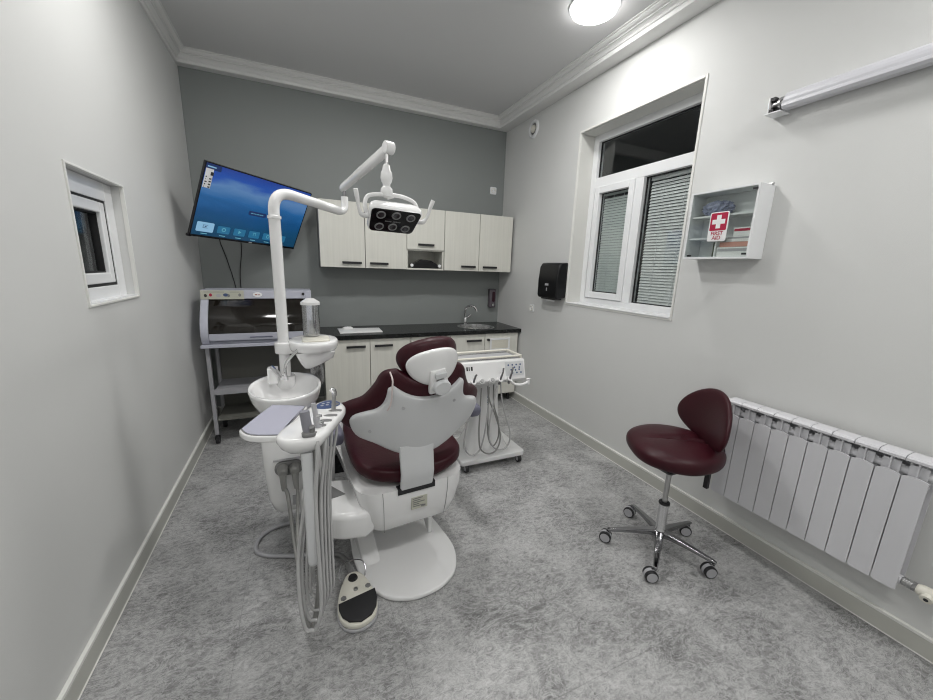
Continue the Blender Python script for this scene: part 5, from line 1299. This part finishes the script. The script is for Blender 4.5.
# ================================================================== TELEVISION
def television():
    c = V((-0.276, 3.705, 1.929)); yaw, pit, rol = RD(41.4), RD(26.5), RD(2.9)
    Mt = M4.Translation(c) @ M4.Rotation(yaw, 4, 'Z') @ M4.Rotation(pit, 4, 'X') @ M4.Rotation(rol, 4, 'Y')
    t = bpy.data.objects.new('television', None); link(t); t.matrix_basis = Mt; t.empty_display_size = 0.1
    tag(t, 'wall-mounted television with glowing blue menu, tilted in the left back corner', 'television')
    def o(name, bm, m, parent=t, **k): return obj(name, bm, m, parent, world=False, **k)
    w, h = 0.474, 0.278
    o('housing', nb((-w, 0.004, -h, w, 0.028, h)), BLACKM, smooth=False, bevel=0.004)
    bm = bmesh.new(); loft(bm, [[(x, 0.028, z) for x, z in rrect(0, -0.05, 0.36, 0.18, 0.03)], [(x, 0.060, z) for x, z in rrect(0, -0.05, 0.30, 0.13, 0.03)]]); o('rear_bulge', bm, BLACKM, angle=50)
    bm = bmesh.new(); box(bm, -w, 0.0, -h, w, 0.004, -h + 0.016); box(bm, -w, 0.0, h - 0.007, w, 0.004, h); box(bm, -w, 0, -h + 0.016, -w + 0.007, 0.004, h - 0.007); box(bm, w - 0.007, 0, -h + 0.016, w, 0.004, h - 0.007); o('bezel', bm, BLACK, smooth=False)
    sc = o('screen', nb((-w + 0.007, 0.002, -h + 0.016, w - 0.007, 0.004, h - 0.007)), SCREEN, smooth=False)
    def rr(cx, cz, hx, hz, r, m, nm, e=0.0015):
        bm = bmesh.new(); loft(bm, [[(x, y, z) for x, z in rrect(cx, cz, hx, hz, r, 4)] for y in (0.0018, e)]); return o(nm, bm, m, sc, smooth=False)
    rr(-0.375, -0.195, 0.064, 0.038, 0.010, UIW, 'menu_tile')
    for i in range(5): rr(-0.232 + i * 0.132, -0.195 - 0.003 , 0.050, 0.030, 0.009, UIT, 'menu_tile')
    # icons
    def icon(cx, cz, kind, m):
        bm = bmesh.new()
        if kind == 0: box(bm, cx - 0.018, 0.0006, cz - 0.012, cx + 0.018, 0.0014, cz - 0.009); box(bm, cx - 0.018, 0.0006, cz + 0.010, cx + 0.018, 0.0014, cz + 0.013); box(bm, cx - 0.018, 0.0006, cz - 0.009, cx - 0.015, 0.0014, cz + 0.010); box(bm, cx - 0.003, 0.0006, cz - 0.004, cx + 0.008, 0.0014, cz + 0.005)
        if kind == 1: lathe(bm, [(0.011, 0.0014), (0.011, 0.0006), (0.016, 0.0006), (0.016, 0.0014)], (cx, 0, cz), 20, axis='Y', cap=False)
        if kind == 2: prism(bm, [(cx - 0.010, cz - 0.014), (cx + 0.014, cz), (cx - 0.010, cz + 0.014)], 0.0006, 0.0014, 'Y')
        if kind == 3: box(bm, cx - 0.010, 0.0006, cz - 0.012, cx - 0.007, 0.0014, cz + 0.014); box(bm, cx + 0.010, 0.0006, cz - 0.010, cx + 0.013, 0.0014, cz + 0.016); box(bm, cx - 0.007, 0.0006, cz + 0.011, cx + 0.010, 0.0014, cz + 0.015)
        o('menu_icon', bm, m, sc, smooth=False)
    icon(-0.375, -0.190, 0, BLUEI)
    for i, k in enumerate((1, 2, 3, 1, 2)): icon(-0.232 + i * 0.132, -0.196, k, UII)
    for i in range(6): rr(-0.375 + i * 0.132 + (0.01 if i else 0), -0.247, 0.024, 0.0028, 0.002, UII, 'menu_caption')
    rr(0.010, -0.018, 0.080, 0.018, 0.014, UID, 'caption_pill')
    bm = bmesh.new(); x = -0.050
    for wd in (0.018, 0.010, 0.014, 0.022, 0.012, 0.016): box(bm, x, 0.0006, -0.0215, x + wd, 0.0014, -0.0155); x += wd + 0.004
    o('pill_text', bm, UII, sc, smooth=False)
    rr(-0.415, h - 0.028, 0.058, 0.020, 0.003, UID, 'corner_badge')
    bm = nb((-0.455, 0.0006, h - 0.032, -0.395, 0.0014, h - 0.024)); o('badge_text', bm, UIW, sc, smooth=False)
    # energy sticker
    st = o('energy_sticker', nb((-0.462, 0.0006, 0.098, -0.408, 0.0019, 0.235)), PAPERW, sc, smooth=False)
    bm = nb((-0.425, 0.0002, 0.19, -0.404, 0.0006, 0.215)); 
    for k in range(5): box(bm, -0.455, 0.0002, 0.10 + k * 0.018, -0.452 + 0.006 * (k % 3), 0.0006, 0.108 + k * 0.018)
    for k in range(4): box(bm, -0.428, 0.0002, 0.10 + k * 0.020, -0.412, 0.0006, 0.110 + k * 0.020)
    o('sticker_print', bm, INK, st, smooth=False)
    bm = nb((0.0, -0.0012, -h + 0.004, 0.03, 0.0, -h + 0.012)); o('maker_badge', bm, LGREY, smooth=False)
    o('receiver', nb((-w - 0.012, 0.006, -h - 0.006, -w + 0.02, 0.02, -h + 0.012)), BLACKM, smooth=False)
    # wall mount: swivel arm to the back wall
    inv = Mt.inverted()
    a = V((0.02, 0.058, -0.02)); wp = inv @ V((-0.32, B - 0.012, 1.90)); mid = (a + wp) * 0.5 + inv.to_3x3() @ V((0.06, 0, 0))
    bm = bmesh.new(); tube(bm, [a, mid, wp], 0.018, 10, smooth=False); ma = o('mount_arm', bm, BLACKM)
    bm = bmesh.new(); box(bm, -0.36, B - 0.012, 1.82, -0.28, B - 0.001, 1.98); bm.transform(inv); o('mount_plate', bm, BLACKM, ma, smooth=False)
    # two cables
    for pts, lb in (([(-0.62, B - 0.10, 1.80), (-0.635, B - 0.03, 1.70), (-0.60, B - 0.012, 1.55), (-0.555, B - 0.012, 1.33), (-0.54, B - 0.012, 1.18), (-0.535, B - 0.012, 1.0)], 'thin black cable slanting down from the television to the cabinet, left one'),
                    ([(-0.46, B - 0.10, 1.80), (-0.468, B - 0.03, 1.69), (-0.475, B - 0.012, 1.60), (-0.50, B - 0.012, 1.42), (-0.505, B - 0.012, 1.25), (-0.50, B - 0.012, 1.0)], 'thin black cable hanging from the television to the cabinet, right one')):
        bm = bmesh.new(); tube(bm, pts, 0.004, 8); tag(obj('television_cable', bm, BLACKM), lb, 'cable')
television()

# ================================================================== groups of repeats
for base, g in (('ceiling_lamp', 'round ceiling lamps'), ('medicine_box', 'medicine boxes in the first-aid cabinet'), ('wall_socket', 'white wall sockets'),
                ('television_cable', 'black cables under the television'), ('window_blind', 'blinds of the large window')):
    for ob in list(SC.objects):
        if ob.parent is None and ob.name.split('.')[0] == base: ob['group'] = g
